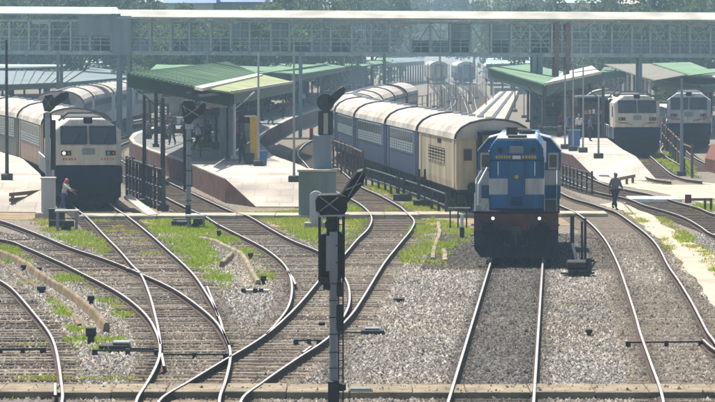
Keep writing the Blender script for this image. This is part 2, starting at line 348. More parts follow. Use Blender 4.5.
def track(label, L, Rr, step=.86, near_to=148, sink=0.):
    t = thing('railway_track', label, 'railway track'); t['kind'] = 'structure'
    L = relax(smooth_path(L, .8), 3); 
    if Rr is None: Rr = offset(L, 1.745)
    else: Rr = relax(smooth_path(Rr, .8), 3)
    sweep_rail(L, 'rail', t); sweep_rail(Rr, 'rail', t)
    C = resample([L[int(i * (len(L) - 1) / 199)].lerp(nearest(Rr, L[int(i * (len(L) - 1) / 199)]), .5) for i in range(200)], step)
    far = MB(); n = 0
    for p, tg in zip(C, tangents(C)):
        if any(abs(p.x - q.x) < 1.1 and abs(p.y - q.y) < .4 for q in ALL_SL): continue
        ALL_SL.append(p); rz = math.atan2(-tg.x, tg.y) * .8 + random.gauss(0, .012); z = -.166 + random.uniform(-.010, .006) - sink * (p.y > 84); SL_ROT.append((p, rz))
        if p.y < near_to and n < 290:
            kk = random.randrange(14); o = link('sleeper', cached(('sl', kk), lambda: sleeper_mesh(kk)), t, (p.x + random.gauss(0, .06), p.y + random.gauss(0, .05), z), rz + random.gauss(0, .012)); n += 1
        else:
            M = Matrix.Translation((p.x, p.y, z)) @ Matrix.Rotation(rz, 4, 'Z'); far.box(-1.36, 1.36, -.13, .13, -.19, 0, M)
    if far.v: part('far_sleepers', far, 'sleeper_wood', t)['kind'] = 'stuff'
    return t, L, Rr, C
def nearest(P, q):
    return min(P, key=lambda p: (p - q).length_squared)
tA, A1, A2, AC = track('track at the lower left corner with one bright rail curving to the frame edge', [p for p in Ar], offset([p for p in Ar], -1.745))
tB, B1, B2, BC = track('main track sweeping from the left edge down to the lower left crossing', Bl, Bu)
tE, E1, E2, EC = track('track bending from behind the black junction signal down to the diamond crossing', El, Er)
tC, C1, C2, CC = track('track leading from the white nosed left locomotive into the switch', Cl, Cr)
tD, D1, D2, DC = track('track along the island platform edge curving into the crossing', Dl, Dr)
FL, FR = offset(smooth_path(Fc, 1.0), -.8725), offset(smooth_path(Fc, 1.0), .8725)
tF, F1, F2, FC = track('dark oily straight track under the blue locomotive', FL, FR, sink=.045)
tG, G1, G2, GC = track('track curving right beside the walking man to the lower right corner', Gl, Gr, sink=.018)
tH, H1, H2, HC = track('track running to the right edge beyond the sandy footpath', Hl, Hr)
tI, I1, I2, IC = track('track under the cream right locomotive curving along the ramp', offset(smooth_path(Ir, 1.0), -1.745), Ir)
tJ, J1, J2, JC = track('track under the far right white and blue locomotive', offset(smooth_path(Jr, 1.0), -1.745), Jr)
KP = smooth_path(Fc, .5)
T2P = smooth_path([(-20.6, 262), (-21.5, 276), (-21.6, 300), (-21.3, 330), (-20.4, 360), (-18.5, 390)], .5)
tT, *_ = track('track under the pale silver coaches behind the left locomotive', offset(T2P, -.8725), offset(T2P, .8725))
AP2 = smooth_path([(12.1, 300), (13.6, 340), (15.4, 400), (17.5, 470)], .6)
for i_, (nm_, CL) in enumerate((('lower left', AC), ('left edge', BC), ('left locomotive', CC), ('island platform', DC), ('centre junction', EC), ('walking man', GC))):
    Q = relax(CL, 3); aa, bb = offset(Q, -1.5), offset(Q, 1.5); mb = MB(); zz = GZ + .006 + i_ * .004; n_q = len(Q)
    for p, q in zip(aa, bb): mb.v += [(p.x + random.gauss(0, .05), p.y, zz), (q.x + random.gauss(0, .05), q.y, zz)]
    for k in range(n_q - 1): mb.f.append((2 * k, 2 * k + 1, 2 * k + 3, 2 * k + 2)); mb.m.append(0)
    struct('track_bed', mb, 'dirty_ballast', 'brown dusty ballast between the sleepers of the %s track' % nm_, 'track bed')
for k_, (q0, lb_) in enumerate((([(8.2, 205 + 40), (9.0, 330), (11.5, 430), (15, 600), (16.5, 760)], 'first pale far line right of the middle train'), ([(10.5, 300), (12.2, 360), (14.6, 440), (18.5, 600), (20, 760)], 'second pale far line right of the middle train'), ([(4.5, 330), (8, 400), (12, 500), (14.5, 700)], 'far line beside the tail of the middle train'))):
    qc = smooth_path(q0, 2.0); tf = thing('railway_track', lb_, 'railway track'); tf['kind'] = 'structure'; sweep_rail(offset(qc, -.87), 'rail', tf); sweep_rail(offset(qc, .87), 'rail', tf)
    fm = MB()
    for p in resample(qc, 1.1): fm.box(p.x - 1.36, p.x + 1.36, p.y - .14, p.y + .14, -.36, -.168 - .004 * k_)
    part('far_sleepers', fm, 'sleeper_pale', tf)['kind'] = 'stuff'
# check rails, switch blades and rods at the crossings
ck = thing('crossing_ironwork', 'check rails and frog irons where the left tracks cross', 'crossing irons'); ck['kind'] = 'structure'
for pts in ([(161.5, 353), (164, 366)], [(55, 383), (55.3, 395)], [(703, 339), (709, 345), (716, 350)], [(207, 286), (213, 301), (218, 316)], [(287, 270), (292.5, 277), (295.5, 284)], [(126.5, 268), (138, 270)], [(303, 352), (311, 346)]):
    P = resample([W(x, y, 0).to_2d() for x, y in pts], .8); sweep_rail(P, 'check_rail', ck)
for (a, b, r_) in (((160, 354.5), (229, 354.5), .03), ((628, 342.5), (704, 341.8), .03), ((0, 349.5), (46, 349), .035), ((296, 340.5), (322, 340.5), .03), ((95, 350.5), (160, 351), .03)):
    pa, pb = W(*a, -.08), W(*b, -.08); m_ = MB(); m_.cyl(pa, pb, r_ * .8, n=6); m_.box(pa.x - .06, pa.x + .06, pa.y - .1, pa.y + .1, -.19, -.05)
    m_.box(pb.x - .14, pb.x + .0, pb.y - .1, pb.y + .1, -.19, -.05); m_.box((pa.x + pb.x) / 2 - .05, (pa.x + pb.x) / 2 + .05, pa.y - .06, pa.y + .06, -.19, -.04)
    part('switch_rod', m_, 'black_steel', ck)

# --- paths and walkways
path1 = pxpoly([(600, 205), (622, 211), (649, 229), (671, 251), (690, 275), (708, 298), (730, 331), (745, 330), (740, 270), (716, 257), (690, 240), (660, 221), (632, 206), (620, 200)], GZ + .03)
path2 = pxpoly([(590, 180), (656, 178), (676, 180), (720, 184), (735, 200), (715, 206), (690, 200), (664, 194), (646, 190), (612, 184)], GZ + .03)
mb = MB(); mb.slab(wobble(path1, .10), GZ - .1); struct('footpath', mb, 'sand_path', 'sandy footpath winding between the two right hand tracks', 'path')
mb = MB(); mb.slab(wobble(path2, .10), GZ - .1); struct('footpath', mb, 'sand_path', 'sandy trodden ground below the right platform ramp', 'path')
dirt = pxpoly([(-40, 200), (60, 206), (140, 208), (200, 211), (340, 208), (480, 208), (560, 206), (612, 204), (612, 222), (560, 226), (440, 226), (345, 226), (200, 228), (120, 226), (0, 219), (-40, 212)], GZ + .012)
mb = MB(); mb.slab(wobble(dirt, .12), GZ - .1); struct('earth_strip', mb, 'earth', 'brown earth strip along the narrow crosswise walkway', 'ground')
under_f = MB(); fo = smooth_path(Fc[:8], 1.0); a_, b_ = offset(fo, -.8), offset(fo, .8)
under_f.slab([(*p, GZ + .02) for p in a_] + [(*p, GZ + .02) for p in reversed(b_)], GZ - .1); struct('track_bed', under_f, 'oily_ballast', 'dark oily ballast between the rails of the blue locomotive', 'track bed')

def slabs(name, label, x0, x1, y0, y1, z0, z1, L, m, yfun=None):
    o = thing(name, label, 'walkway'); o['kind'] = 'structure'; x = x0; i = 0
    while x < x1:
        l = L * random.uniform(.9, 1.1); dz = random.uniform(-.015, .01); dy = random.uniform(-.03, .03); yy = (yfun(x) if yfun else 0) + dy
        mb = MB(); mb.box(x + .008, x + l - .008, y0 + yy, y1 + yy, z0, z1 + dz); part('slab', mb, m, o, .015); x += l
    return o
y_n, y_f = W(357, 391.5, -.03).y, W(357, 383.5, -.03).y
slabs('crossing_walkway', 'broad crosswise walkway of worn tan slabs at the bottom', -8.8, 9.2, y_n, y_f, -.26, -.035, 1.25, 'slab')
slabs('crossing_walkway', 'narrow pale concrete strip crossing all tracks below the left locomotive and behind the blue one', -11.9, 10.8, W(357, 216.0, -.03).y, W(357, 213.4, -.03).y, -.26, -.03, 1.6, 'slab_pale', lambda x: (x + 12) * .12)
slabs('crossing_walkway', 'short whitish board laid across the right hand track', W(629, 198, 0).x, W(663, 197, 0).x, W(640, 199, 0).y, W(640, 196.2, 0).y, -.2, .012, 1.2, 'white_paint')

# --- platforms
mat('painted_shade', (.17, .175, .165), .75, var=.3, scale=.6, bump=.1, spec=.25, grime=.4)  # grey stone tone dark enough to carry the shelter shade
def platform(label, top, ramp, z=.9, wall='platform_wall', shade_poly=None):
    o = thing('platform', label, 'platform'); o['kind'] = 'structure'
    T = [W(x, y, z) for x, y in top]; mb = MB(); mb.slab([(p.x, p.y, z) for p in T], GZ - .2)
    part('wall', mb, wall, o); 
    cop = MB(); Q = [p for p in T]
    cop.slab([(q.x, q.y, z + .06) for q in Q], z + .003); part('surface', cop, 'pale_concrete', o)
    if shade_poly:
        pv_ = MB(); pv_.slab([(*W(x, y, z).to_2d(), z + .066) for x, y in shade_poly], z + .05); part('shade_patch', pv_, 'painted_shade', o)  # dark sheet on the platform with the shelter's shade put into its colour
    if ramp:
        a, b, n1, n2 = ramp                    # two corners on the platform (pixels at height z), two on the ground
        A, B = W(*a, z), W(*b, z); N1, N2 = W(*n1, GZ), W(*n2, GZ); rm = MB()
        vs = [A + Vector((0, 0, .055)), B + Vector((0, 0, .055)), N2 + Vector((0, 0, .04)), N1 + Vector((0, 0, .04))]
        lo = [Vector((v.x, v.y, GZ - .2)) for v in vs]
        rm.add(vs + lo, [(0, 1, 2, 3), (4, 7, 6, 5), (0, 3, 7, 4), (1, 5, 6, 2), (2, 6, 7, 3), (0, 4, 5, 1)]); rm.m = [0, 1, 1, 1, 1, 1]
        part('ramp', rm, ['pale_concrete', wall], o)
    return o
platform('pale platform at the left edge beside the left train', [(-60, 184), (44, 184), (40, 175), (22, 159), (12, 150), (-2, 142), (-60, 140)], ((-60, 184), (44, 184), (-60, 212.5), (57, 213)))
platform('island platform in the centre left with a maroon wall and whitish ramp', [(225, 179.5), (186, 163), (150, 151), (133, 144), (129, 139), (133, 134), (144, 130), (176, 121.5), (215, 115), (250, 109), (300, 100), (345, 95), (340, 101), (318, 110), (291, 119), (267, 131), (259, 142), (272, 156), (300, 166), (326, 179)], ((225, 179.5), (326, 179), (256, 207.5), (333, 207.5)), shade_poly=[(190, 162.5), (153, 150), (136.5, 143.5), (133, 139), (137, 135), (147, 130.8), (178, 122.5), (216, 116), (252, 109.8), (302, 100.6), (338, 96.5), (334, 101), (313, 110), (286, 119), (262, 131), (254, 142), (263, 156), (280, 162.5)])
platform('pale platform on the right ending in a broad sandy ramp', [(572, 155.5), (558, 152), (546, 148), (540, 138), (536, 125), (541, 112), (560, 112), (594, 128), (607, 139), (622, 150), (636, 157.5)], ((572, 155.5), (636, 157.5), (598, 181), (657, 181)), shade_poly=[(546, 138.5), (541, 125), (545, 113), (559, 113.4), (591, 128.5), (600, 137)])
mb = MB(); mb.slab(pxpoly([(462, 122), (503, 122), (518, 91), (500, 91)], .4), GZ - .2, .4); struct('loading_bank', mb, 'pale_concrete', 'low pale paved bank with two lines far behind the middle coaches', 'platform')
lbk = MB()
for (a_, b_) in (((474, 121.5), (505, 91.5)), ((490, 121.5), (513, 91.5))): lbk.bar(W(*a_, .43), W(*b_, .43), .35, .12)
struct('bank_line', lbk, 'dark_steel', 'two dark lines along the far loading bank', 'line')
mb = MB(); mb.slab(pxpoly([(705, 158), (722, 162), (722, 144), (711, 144)], .55), GZ - .2, .55); struct('platform', mb, 'brick_red', 'low brick red platform end at the right edge', 'platform')

# --- drains and kerbs
def kerb(label, pts, w_, h, m, name='kerb'):
    P = relax(resample([W(x, y, GZ).to_2d() for x, y in pts], .45), 3); T = tangents(P); mb = MB(); n = len(P); q = 0
    for p, t in zip(P, T):
        r = Vector((t.y, -t.x)); q = .8 * q + random.gauss(0, .010); hh = h + random.gauss(0, .010)
        for x, z in ((-w_ / 2 - .05, -.1), (-w_ / 2 + q, hh * .85), (-w_ * .3 + q, hh), (w_ * .3 + q, hh), (w_ / 2 + q, hh * .85), (w_ / 2 + .05, -.1)): mb.v.append((p.x + r.x * x, p.y + r.y * x, GZ + z))
    for i in range(n - 1):
        for k in range(5): mb.f.append((i * 6 + k, i * 6 + k + 1, i * 6 + k + 7, i * 6 + k + 6)); mb.m.append(0)
    mb.f += [tuple(range(6)), tuple(range(n * 6 - 1, n * 6 - 7, -1))]; mb.m += [0, 0]
    return struct(name, mb, m, label, 'kerb')
kerb('earthy kerb winding down beside the lower left track', [(-6, 256), (12, 262), (26, 270), (40, 280), (56, 290), (70, 299), (84, 309), (95, 320), (106, 333)], .13, .27, 'earth')
kerb('second earthy kerb edging the ditch at the lower left', [(-6, 263), (8, 269), (18, 276), (34, 286), (50, 296), (64, 307), (74, 316), (80, 327)], .12, .08, 'earth_dark')
kerb('curved concrete drain edge in the grass below the island platform', [(201, 241.5), (214, 244), (224, 249), (240, 257), (247, 266), (253, 278), (258, 286)], .14, .20, 'kerb_stone')
kerb('short concrete drain end wall in the bright grass', [(222, 268), (227, 263), (232, 258.5)], .13, .22, 'kerb_stone')
kerb('pale kerb line in the grass left of the blue locomotive', [(438, 224), (439.5, 232), (438, 240), (434, 249), (433, 261)], .14, .11, 'kerb_stone')
kerb('short pale kerb stub in the grass nearest the blue locomotive', [(443.5, 250), (444.5, 262)], .15, .10, 'kerb_stone')
ditch = MB(); ditch.slab(wobble(pxpoly([(233, 262), (243, 258), (251, 272), (256, 286), (240, 286), (232, 275)], GZ + .02), .06), GZ - .1); struct('ditch_floor', ditch, 'earth', 'bare sandy drain bed between the concrete edges', 'ground')
ditch = MB(); ditch.slab(wobble(pxpoly([(60, 292), (84, 310), (104, 332), (84, 332), (72, 315)], GZ + .015), .08), GZ - .1); struct('ditch_floor', ditch, 'earth', 'bare brown ditch bed at the lower left', 'ground')

# --- loose ballast stones (nearest ground) and grass, placed with numpy
def inside(P, poly):
    x, y = P[:, 0], P[:, 1]; r = np.zeros(len(P), bool); n = len(poly)
    for i in range(n):
        x1, y1 = poly[i][0], poly[i][1]; x2, y2 = poly[(i + 1) % n][0], poly[(i + 1) % n][1]
        c = ((y1 > y) != (y2 > y)) & (x < (x2 - x1) * (y - y1) / (y2 - y1 + 1e-12) + x1); r ^= c
    return r
def fbm(P, s, seed=0):
    r = np.random.default_rng(seed); v = np.zeros(len(P))
    for o in range(9):
        a = r.uniform(0, 2 * PI); k = s * (1.45 ** o); ph = r.uniform(0, 6.28)
        v += np.sin((P[:, 0] * math.cos(a) + P[:, 1] * math.sin(a) * .7) * k + ph + 1.7 * np.sin(P[:, 1] * k * .31 + P[:, 0] * k * .43 + ph)) * (.8 ** o)
    return v / 3.0
def np_mesh(name, V, F, mat_name, tint):
    me = bpy.data.meshes.new(name); nv, nf = len(V), len(F); k = F.shape[1]
    me.vertices.add(nv); me.vertices.foreach_set('co', V.astype(np.float32).ravel())
    me.loops.add(nf * k); me.loops.foreach_set('vertex_index', F.astype(np.int32).ravel())
    me.polygons.add(nf); me.polygons.foreach_set('loop_start', np.arange(0, nf * k, k, dtype=np.int32)); me.polygons.foreach_set('loop_total', np.full(nf, k, np.int32))
    a = me.color_attributes.new('tint', 'FLOAT_COLOR', 'POINT'); c = np.ones((nv, 4), np.float32); c[:, :3] = tint; a.data.foreach_set('color', c.ravel())
    me.materials.append(MATS[mat_name]); me.update(); me.validate(); return me
Y0, Y1 = 74.0, 150.0
def wedge_points(n, y0, y1, power=1.0):
    out = []; 
    u = rng.uniform(0, 1, n); y = y0 + (y1 - y0) * u ** power; half = y * (CX / FPX) * 1.06 + .4
    return np.stack([rng.uniform(-1, 1, n) * half, y], 1)
P = wedge_points(880000, Y0, Y1, 1.25)
keep = rng.uniform(0, 1, len(P)) < np.clip(np.abs(P[:, 1]) / Y1 * 1.1, 0, 1)   # even out the wedge
P = P[keep]
slab_mask = (P[:, 1] > y_n - .08) & (P[:, 1] < y_f + .08)
keep = (~slab_mask | (rng.uniform(0, 1, len(P)) < .035)) & ~inside(P, path1)
cover = fbm(P, .35, 3)
keep &= rng.uniform(0, 1, len(P)) < np.clip(.80 + .45 * cover, .25, 1)
keep &= ~(inside(P, dirt) & (rng.uniform(0, 1, len(P)) > .22))
# sleepers mostly keep clear of stones: mark the ground they cover
CELL = .06; occ = np.zeros((1100, 1300), bool)
for p, rz in SL_ROT:
    for t_ in np.linspace(-1.36, 1.36, 60):
        for w__ in (-.09, -.03, .03, .09):
            xi = int((p.x + t_ * math.cos(rz) - w__ * math.sin(rz) + 33) / CELL); yi = int((p.y + t_ * math.sin(rz) + w__ * math.cos(rz) - 73) / CELL)
            if 0 <= xi < 1100 and 0 <= yi < 1300: occ[xi, yi] = True
on_sl = occ[np.clip(((P[:, 0] + 33) / CELL).astype(int), 0, 1099), np.clip(((P[:, 1] - 73) / CELL).astype(int), 0, 1299)]
fx0 = np.interp(P[:, 1], [p.y for p in FC], [p.x for p in FC]); gx0 = np.interp(P[:, 1], [p.y for p in GC], [p.x for p in GC])
in_f = np.abs(P[:, 0] - fx0) < 1.6; in_g = np.abs(P[:, 0] - gx0) < 1.6
pk = np.where(in_f, np.where(P[:, 1] > 84, 1.3, .8), np.where(in_g, .80, .10)) + .50 * np.clip(fbm(P, .45, 31), -.4, 1) + .25 * np.clip(fbm(P, 1.7, 33), -.4, 1)
in_tr = np.zeros(len(P), bool)
for Q in (AC, BC, CC, DC, EC, GC):
    ys = np.array([p.y for p in Q]); xs = np.array([p.x for p in Q]); o_ = np.argsort(ys); sl_ = np.gradient(xs[o_]) / (np.gradient(ys[o_]) + 1e-6)
    in_tr |= (np.abs(P[:, 0] - np.interp(P[:, 1], ys[o_], xs[o_])) < 1.42 * np.sqrt(1 + np.interp(P[:, 1], ys[o_], sl_) ** 2)) & (P[:, 1] > ys.min()) & (P[:, 1] < ys.max())
keep &= ~in_tr | (rng.uniform(0, 1, len(P)) < np.where(in_g, .85, .55 + .4 * fbm(P, .45, 31)))
keep &= ~on_sl | (rng.uniform(0, 1, len(P)) < pk)
P = P[keep]; in_tr = in_tr[keep]; on_slab = (P[:, 1] > y_n - .02) & (P[:, 1] < y_f + .02)
N = len(P); sz = rng.lognormal(math.log(.0215), .40, N).clip(.010, .065)
base = np.array([[1, .1, -.5], [-.2, 1, -.5], [-1, -.1, -.5], [.1, -1, -.5], [0, 0, .85]])
octf = np.array([[0, 1, 4], [1, 2, 4], [2, 3, 4], [3, 0, 4]])
V = base[None] * (sz[:, None, None] * rng.uniform(.6, 1.35, (N, 5, 1))); V[:, 4, :2] += rng.uniform(-.55, .55, (N, 2)) * sz[:, None]; V[:, :4, 2] += rng.uniform(-.2, .35, (N, 4)) * sz[:, None]
ang = rng.uniform(0, 2 * PI, (N, 1)); ca, sa = np.cos(ang), np.sin(ang)
V = np.stack([V[:, :, 0] * ca - V[:, :, 1] * sa + P[:, :1], V[:, :, 0] * sa + V[:, :, 1] * ca + P[:, 1:], V[:, :, 2] * .9 + GZ + sz[:, None] * .45 + rng.uniform(0, .022, (N, 1)) + .165 * on_slab[:, None]], 2)
lum = rng.beta(1.15, 2.2, N) * .43 + .03; lum *= np.clip(1 + .30 * fbm(P, .22, 5), .5, 1.35); lum = np.where(in_tr, lum * (.78 + .2 * fbm(P, .3, 51)), lum)
warm = rng.normal(0, .03, N)
fx = np.interp(P[:, 1], [p.y for p in FC], [p.x for p in FC])
oily_or_dark = (np.abs(P[:, 0] - fx) < .85) | ((np.abs(P[:, 0] - fx) < 3.2) & (P[:, 1] > 126))  # oily stones between the rails; those around the locomotive simply darker
lum = np.where(oily_or_dark, lum * .38, lum)
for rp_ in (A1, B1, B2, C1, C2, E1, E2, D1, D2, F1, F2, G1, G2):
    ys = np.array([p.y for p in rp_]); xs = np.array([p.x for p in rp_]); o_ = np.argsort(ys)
    dx = np.abs(P[:, 0] - np.interp(P[:, 1], ys[o_], xs[o_])); lum *= np.where(dx < .34, np.clip(.25 + dx * 2.0, .3, 1), 1.0)  # stones beside each rail darkened as a painted rail shadow
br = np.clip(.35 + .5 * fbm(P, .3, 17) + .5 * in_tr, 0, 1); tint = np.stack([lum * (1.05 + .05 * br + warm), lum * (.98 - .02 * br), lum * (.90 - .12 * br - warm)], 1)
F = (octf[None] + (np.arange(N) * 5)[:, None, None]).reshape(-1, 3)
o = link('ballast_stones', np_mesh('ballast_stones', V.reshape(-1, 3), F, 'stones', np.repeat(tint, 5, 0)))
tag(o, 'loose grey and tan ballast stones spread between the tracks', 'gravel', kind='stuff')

GR = [  # patches: pixel outline, density, colour (lush or dry), height
    ([(0, 243), (12, 244), (30, 254), (27, 262), (8, 262), (-8, 256)], 1, .8, .14),
    ([(50, 232), (72, 228), (92, 236), (112, 248), (100, 252), (80, 247), (58, 239)], 1, .9, .15),
    ([(30, 219), (60, 221), (48, 231), (36, 228)], .5, .3, .12),
    ([(92, 219), (124, 218), (150, 240), (160, 250), (140, 254), (124, 248), (106, 232)], .55, .35, .10),
    ([(150, 224), (186, 220), (204, 226), (236, 240), (240, 252), (222, 246), (206, 242), (222, 262), (228, 268), (222, 284), (204, 272), (186, 258), (168, 242)], 1, 1, .16),
    ([(204, 228), (230, 234), (252, 252), (250, 262), (244, 254), (226, 246), (206, 240)], .9, .8, .14),
    ([(246, 256), (262, 258), (272, 276), (266, 288), (256, 280), (248, 266)], .9, .7, .15),
    ([(250, 216), (300, 214), (334, 226), (336, 256), (318, 246), (280, 228)], .95, .8, .15),
    ([(344, 232), (362, 228), (364, 234), (346, 250)], .9, .8, .14),
    ([(345, 207), (362, 208), (368, 216), (362, 226), (346, 226)], .8, .8, .14),
    ([(376, 208), (402, 206), (410, 214), (386, 216)], .7, .6, .12),
    ([(405, 205), (430, 200), (446, 214), (418, 216)], .9, .6, .14), ([(440, 196), (470, 206), (472, 213), (452, 214)], .9, .8, .16),
    ([(414, 226), (434, 222), (438, 240), (432, 262), (408, 264), (402, 250)], .95, .7, .14), ([(440, 224), (472, 228), (472, 240), (458, 246), (446, 262), (438, 262)], .8, .7, .14),
    ([(40, 290), (46, 294), (62, 306), (78, 322), (80, 334), (70, 330), (54, 312)], 1, 1, .15), ([(52, 276), (80, 276), (96, 284), (66, 289)], .9, .9, .14),
    ([(76, 287), (100, 288), (118, 304), (132, 318), (124, 324), (104, 308), (86, 298)], .7, .7, .14),
    ([(70, 337), (96, 336), (128, 342), (138, 346), (104, 352), (74, 350)], .95, 1, .16), ([(0, 341), (44, 341), (48, 348), (0, 348)], .6, .4, .12),
    ([(16, 278), (34, 282), (32, 290), (14, 284)], .5, .7, .12), ([(15, 394), (46, 393), (44, 402), (10, 402)], .7, .6, .12), ([(0, 378), (60, 376), (130, 379), (200, 378), (200, 381), (0, 382)], .55, .4, .10), ([(380, 378), (450, 377), (450, 380), (380, 381)], .4, .3, .08), ([(92, 394), (132, 392), (130, 402), (92, 402)], .7, .6, .14),
    ([(626, 216), (636, 216), (664, 236), (682, 262), (688, 280), (672, 262), (654, 238)], .7, .5, .14), ([(660, 220), (676, 226), (716, 258), (716, 276), (690, 252), (672, 236)], .9, .6, .15),
    ([(690, 208), (716, 200), (716, 212), (700, 212)], .9, .8, .15), ([(652, 157), (676, 152), (690, 166), (694, 176), (676, 172)], .8, .7, .2), ([(560, 306), (568, 304), (571, 309), (561, 310)], .8, .5, .1),
    ([(372, 331), (398, 331), (400, 336), (374, 336)], .6, .4, .08), ([(345, 356), (362, 354), (376, 358), (360, 362)], .3, .3, .07), ([(626, 152), (646, 160), (650, 168), (634, 160)], .5, .4, .12),
    ([(366, 188), (388, 184), (420, 192), (412, 200), (384, 196)], .8, .6, .18)]
GP, GC, GH = [], [], []
def edge_dist(q, poly):
    d = np.full(len(q), 1e9)
    for a, b in zip(poly, poly[1:] + poly[:1]):
        a, b = np.array(a), np.array(b); e = b - a; t = np.clip(((q - a) @ e) / (e @ e), 0, 1)[:, None]; d = np.minimum(d, np.linalg.norm(q - a - e * t, axis=1))
    return d
for pts, den, lush, h in GR:
    poly = pxpoly(pts, GZ); xs = [p.x for p in poly]; ys = [p.y for p in poly]; cx_, cy_ = sum(xs) / len(xs), sum(ys) / len(ys)
    poly = [(cx_ + (p.x - cx_) * 1.22, cy_ + (p.y - cy_) * 1.22) for p in poly]; xs = [p[0] for p in poly]; ys = [p[1] for p in poly]
    n = int((max(xs) - min(xs)) * (max(ys) - min(ys)) * 170); q = np.stack([rng.uniform(min(xs), max(xs), n), rng.uniform(min(ys), max(ys), n)], 1)
    q = q[inside(q, poly)]; f = fbm(q, .9, 8) + .5 * fbm(q, 2.6, 9); ed = edge_dist(q, poly); k = f > (1.0 - 1.35 * den) + .75 - 1.35 * np.clip(ed / 1.3, 0, 1) + rng.normal(0, .42, len(q)); q = q[k]; f = f[k]
    l = np.clip(lush * .9 - .04 + .40 * f + rng.normal(0, .22, len(q)), 0, 1)[:, None]
    GP.append(q); GC.append(np.array([.42, .35, .11]) * (1 - l) + np.array([.27, .39, .025]) * l); GH.append(h * .85 * rng.uniform(.35, 1.3, len(q)) * np.clip(.8 + .35 * f, .5, 1.3))
# sparse weeds on the ballast, thicker between tracks on the left
q = wedge_points(16000, 76, 190); f = fbm(q, .5, 21); q = q[(f > .75) & ((q[:, 0] < 1.5) | (f > 1.15)) & ((q[:, 1] < y_n - .1) | (q[:, 1] > y_f + .1))]
GP.append(q); GC.append(np.tile([.17, .17, .05], (len(q), 1))); GH.append(rng.uniform(.04, .1, len(q)))
GP, GC, GH = np.concatenate(GP), np.concatenate(GC), np.concatenate(GH); nb = 4
T = len(GP) * nb; b0 = np.repeat(GP, nb, 0) + rng.normal(0, .05, (T, 2)); hh = np.repeat(GH, nb) * rng.uniform(.6, 1.2, T); a = rng.uniform(0, 2 * PI, T); wd = rng.uniform(.012, .03, T)
lean = rng.uniform(.25, 1.1, T) * hh; la = rng.uniform(0, 2 * PI, T)
v0 = np.stack([b0[:, 0] - np.cos(a) * wd, b0[:, 1] - np.sin(a) * wd, np.full(T, GZ - .01)], 1); v1 = np.stack([b0[:, 0] + np.cos(a) * wd, b0[:, 1] + np.sin(a) * wd, np.full(T, GZ - .01)], 1)
v2 = np.stack([b0[:, 0] + np.cos(la) * lean, b0[:, 1] + np.sin(la) * lean, GZ + hh], 1)
V = np.stack([v0, v1, v2], 1).reshape(-1, 3); F = np.arange(T * 3).reshape(-1, 3); col = np.repeat(np.repeat(GC, nb, 0) * rng.uniform(.7, 1.25, (T, 1)), 3, 0)
o = link('grass', np_mesh('grass', V, F, 'blades', col)); tag(o, 'bright green grass tufts growing in patches between the tracks', 'grass', kind='stuff')
# ================================================================== FOOTBRIDGE
BY = 304.0; BS = sc(BY)
def bz(py): return CAMZ - (py - HOR) / BS
def bx(px): return (px - CX) / BS
fb = thing('footbridge', 'long roofed steel footbridge with teal truss spanning the whole yard', 'footbridge', (0, BY, 0)); fb.rotation_euler = (0, R(.28), 0)
D0, D1b = 0.0, 3.4
mb = MB(); mb.box(bx(-60), bx(112), -.7, D1b + .7, bz(16), bz(15)); mb.add([(bx(-60), -.7, bz(15)), (bx(120), -.7, bz(15)), (bx(115), 1.7, bz(8)), (bx(-60), 1.7, bz(8)), (bx(-60), 4.1, bz(15)), (bx(120), 4.1, bz(15))], [(0, 1, 2, 3), (3, 2, 5, 4), (1, 5, 2)])
part('roof', mb, 'roof_teal', fb, label='pale teal left section of the bridge roof')
mb = MB(); mb.add([(bx(117), -.6, bz(18.2)), (bx(790), -.6, bz(18.2)), (bx(790), 1.7, bz(10.5)), (bx(117), 1.7, bz(10.5)), (bx(117), 4.0, bz(18.2)), (bx(790), 4.0, bz(18.2))], [(0, 1, 2, 3), (3, 2, 5, 4), (0, 3, 4), (1, 5, 2)])
mb.box(bx(117), bx(790), -.62, -.55, bz(20), bz(18)); part('roof', mb, 'roof_grey', fb, label='long pale grey section of the bridge roof')
mb = MB(); mb.box(bx(-60), bx(790), .05, D1b - .05, bz(54), bz(52.5)); part('deck', mb, 'bridge_deck', fb)
for nm, (za, zb_), yy in (('bottom_chord', (56, 52), 0), ('top_chord', (23, 21), 0), ('bottom_chord', (56, 52), D1b), ('top_chord', (23, 21), D1b)):
    mb = MB(); mb.box(bx(-60), bx(790), yy - .09, yy + .09, bz(za), bz(zb_)); part(nm, mb, 'bridge_steel', fb)
posts = list(range(-50, 780, 20)); jit = [p + random.uniform(-1.5, 1.5) for p in posts]
def post_mesh():
    m = MB(); m.box(-.075, .075, -.06, .06, bz(53), bz(22)); return m.mesh('post', 'bridge_steel')
for p in jit:
    link('post', cached('bpost', post_mesh), fb, (bx(p), -.03, 0)); link('post', cached('bpost', post_mesh), fb, (bx(p), D1b + .03, 0))
pat = ['x', '/', 'p', '\\', 'x', '/', 'o', '/', '\\', 'x', 'o', '/', 'p', '\\']
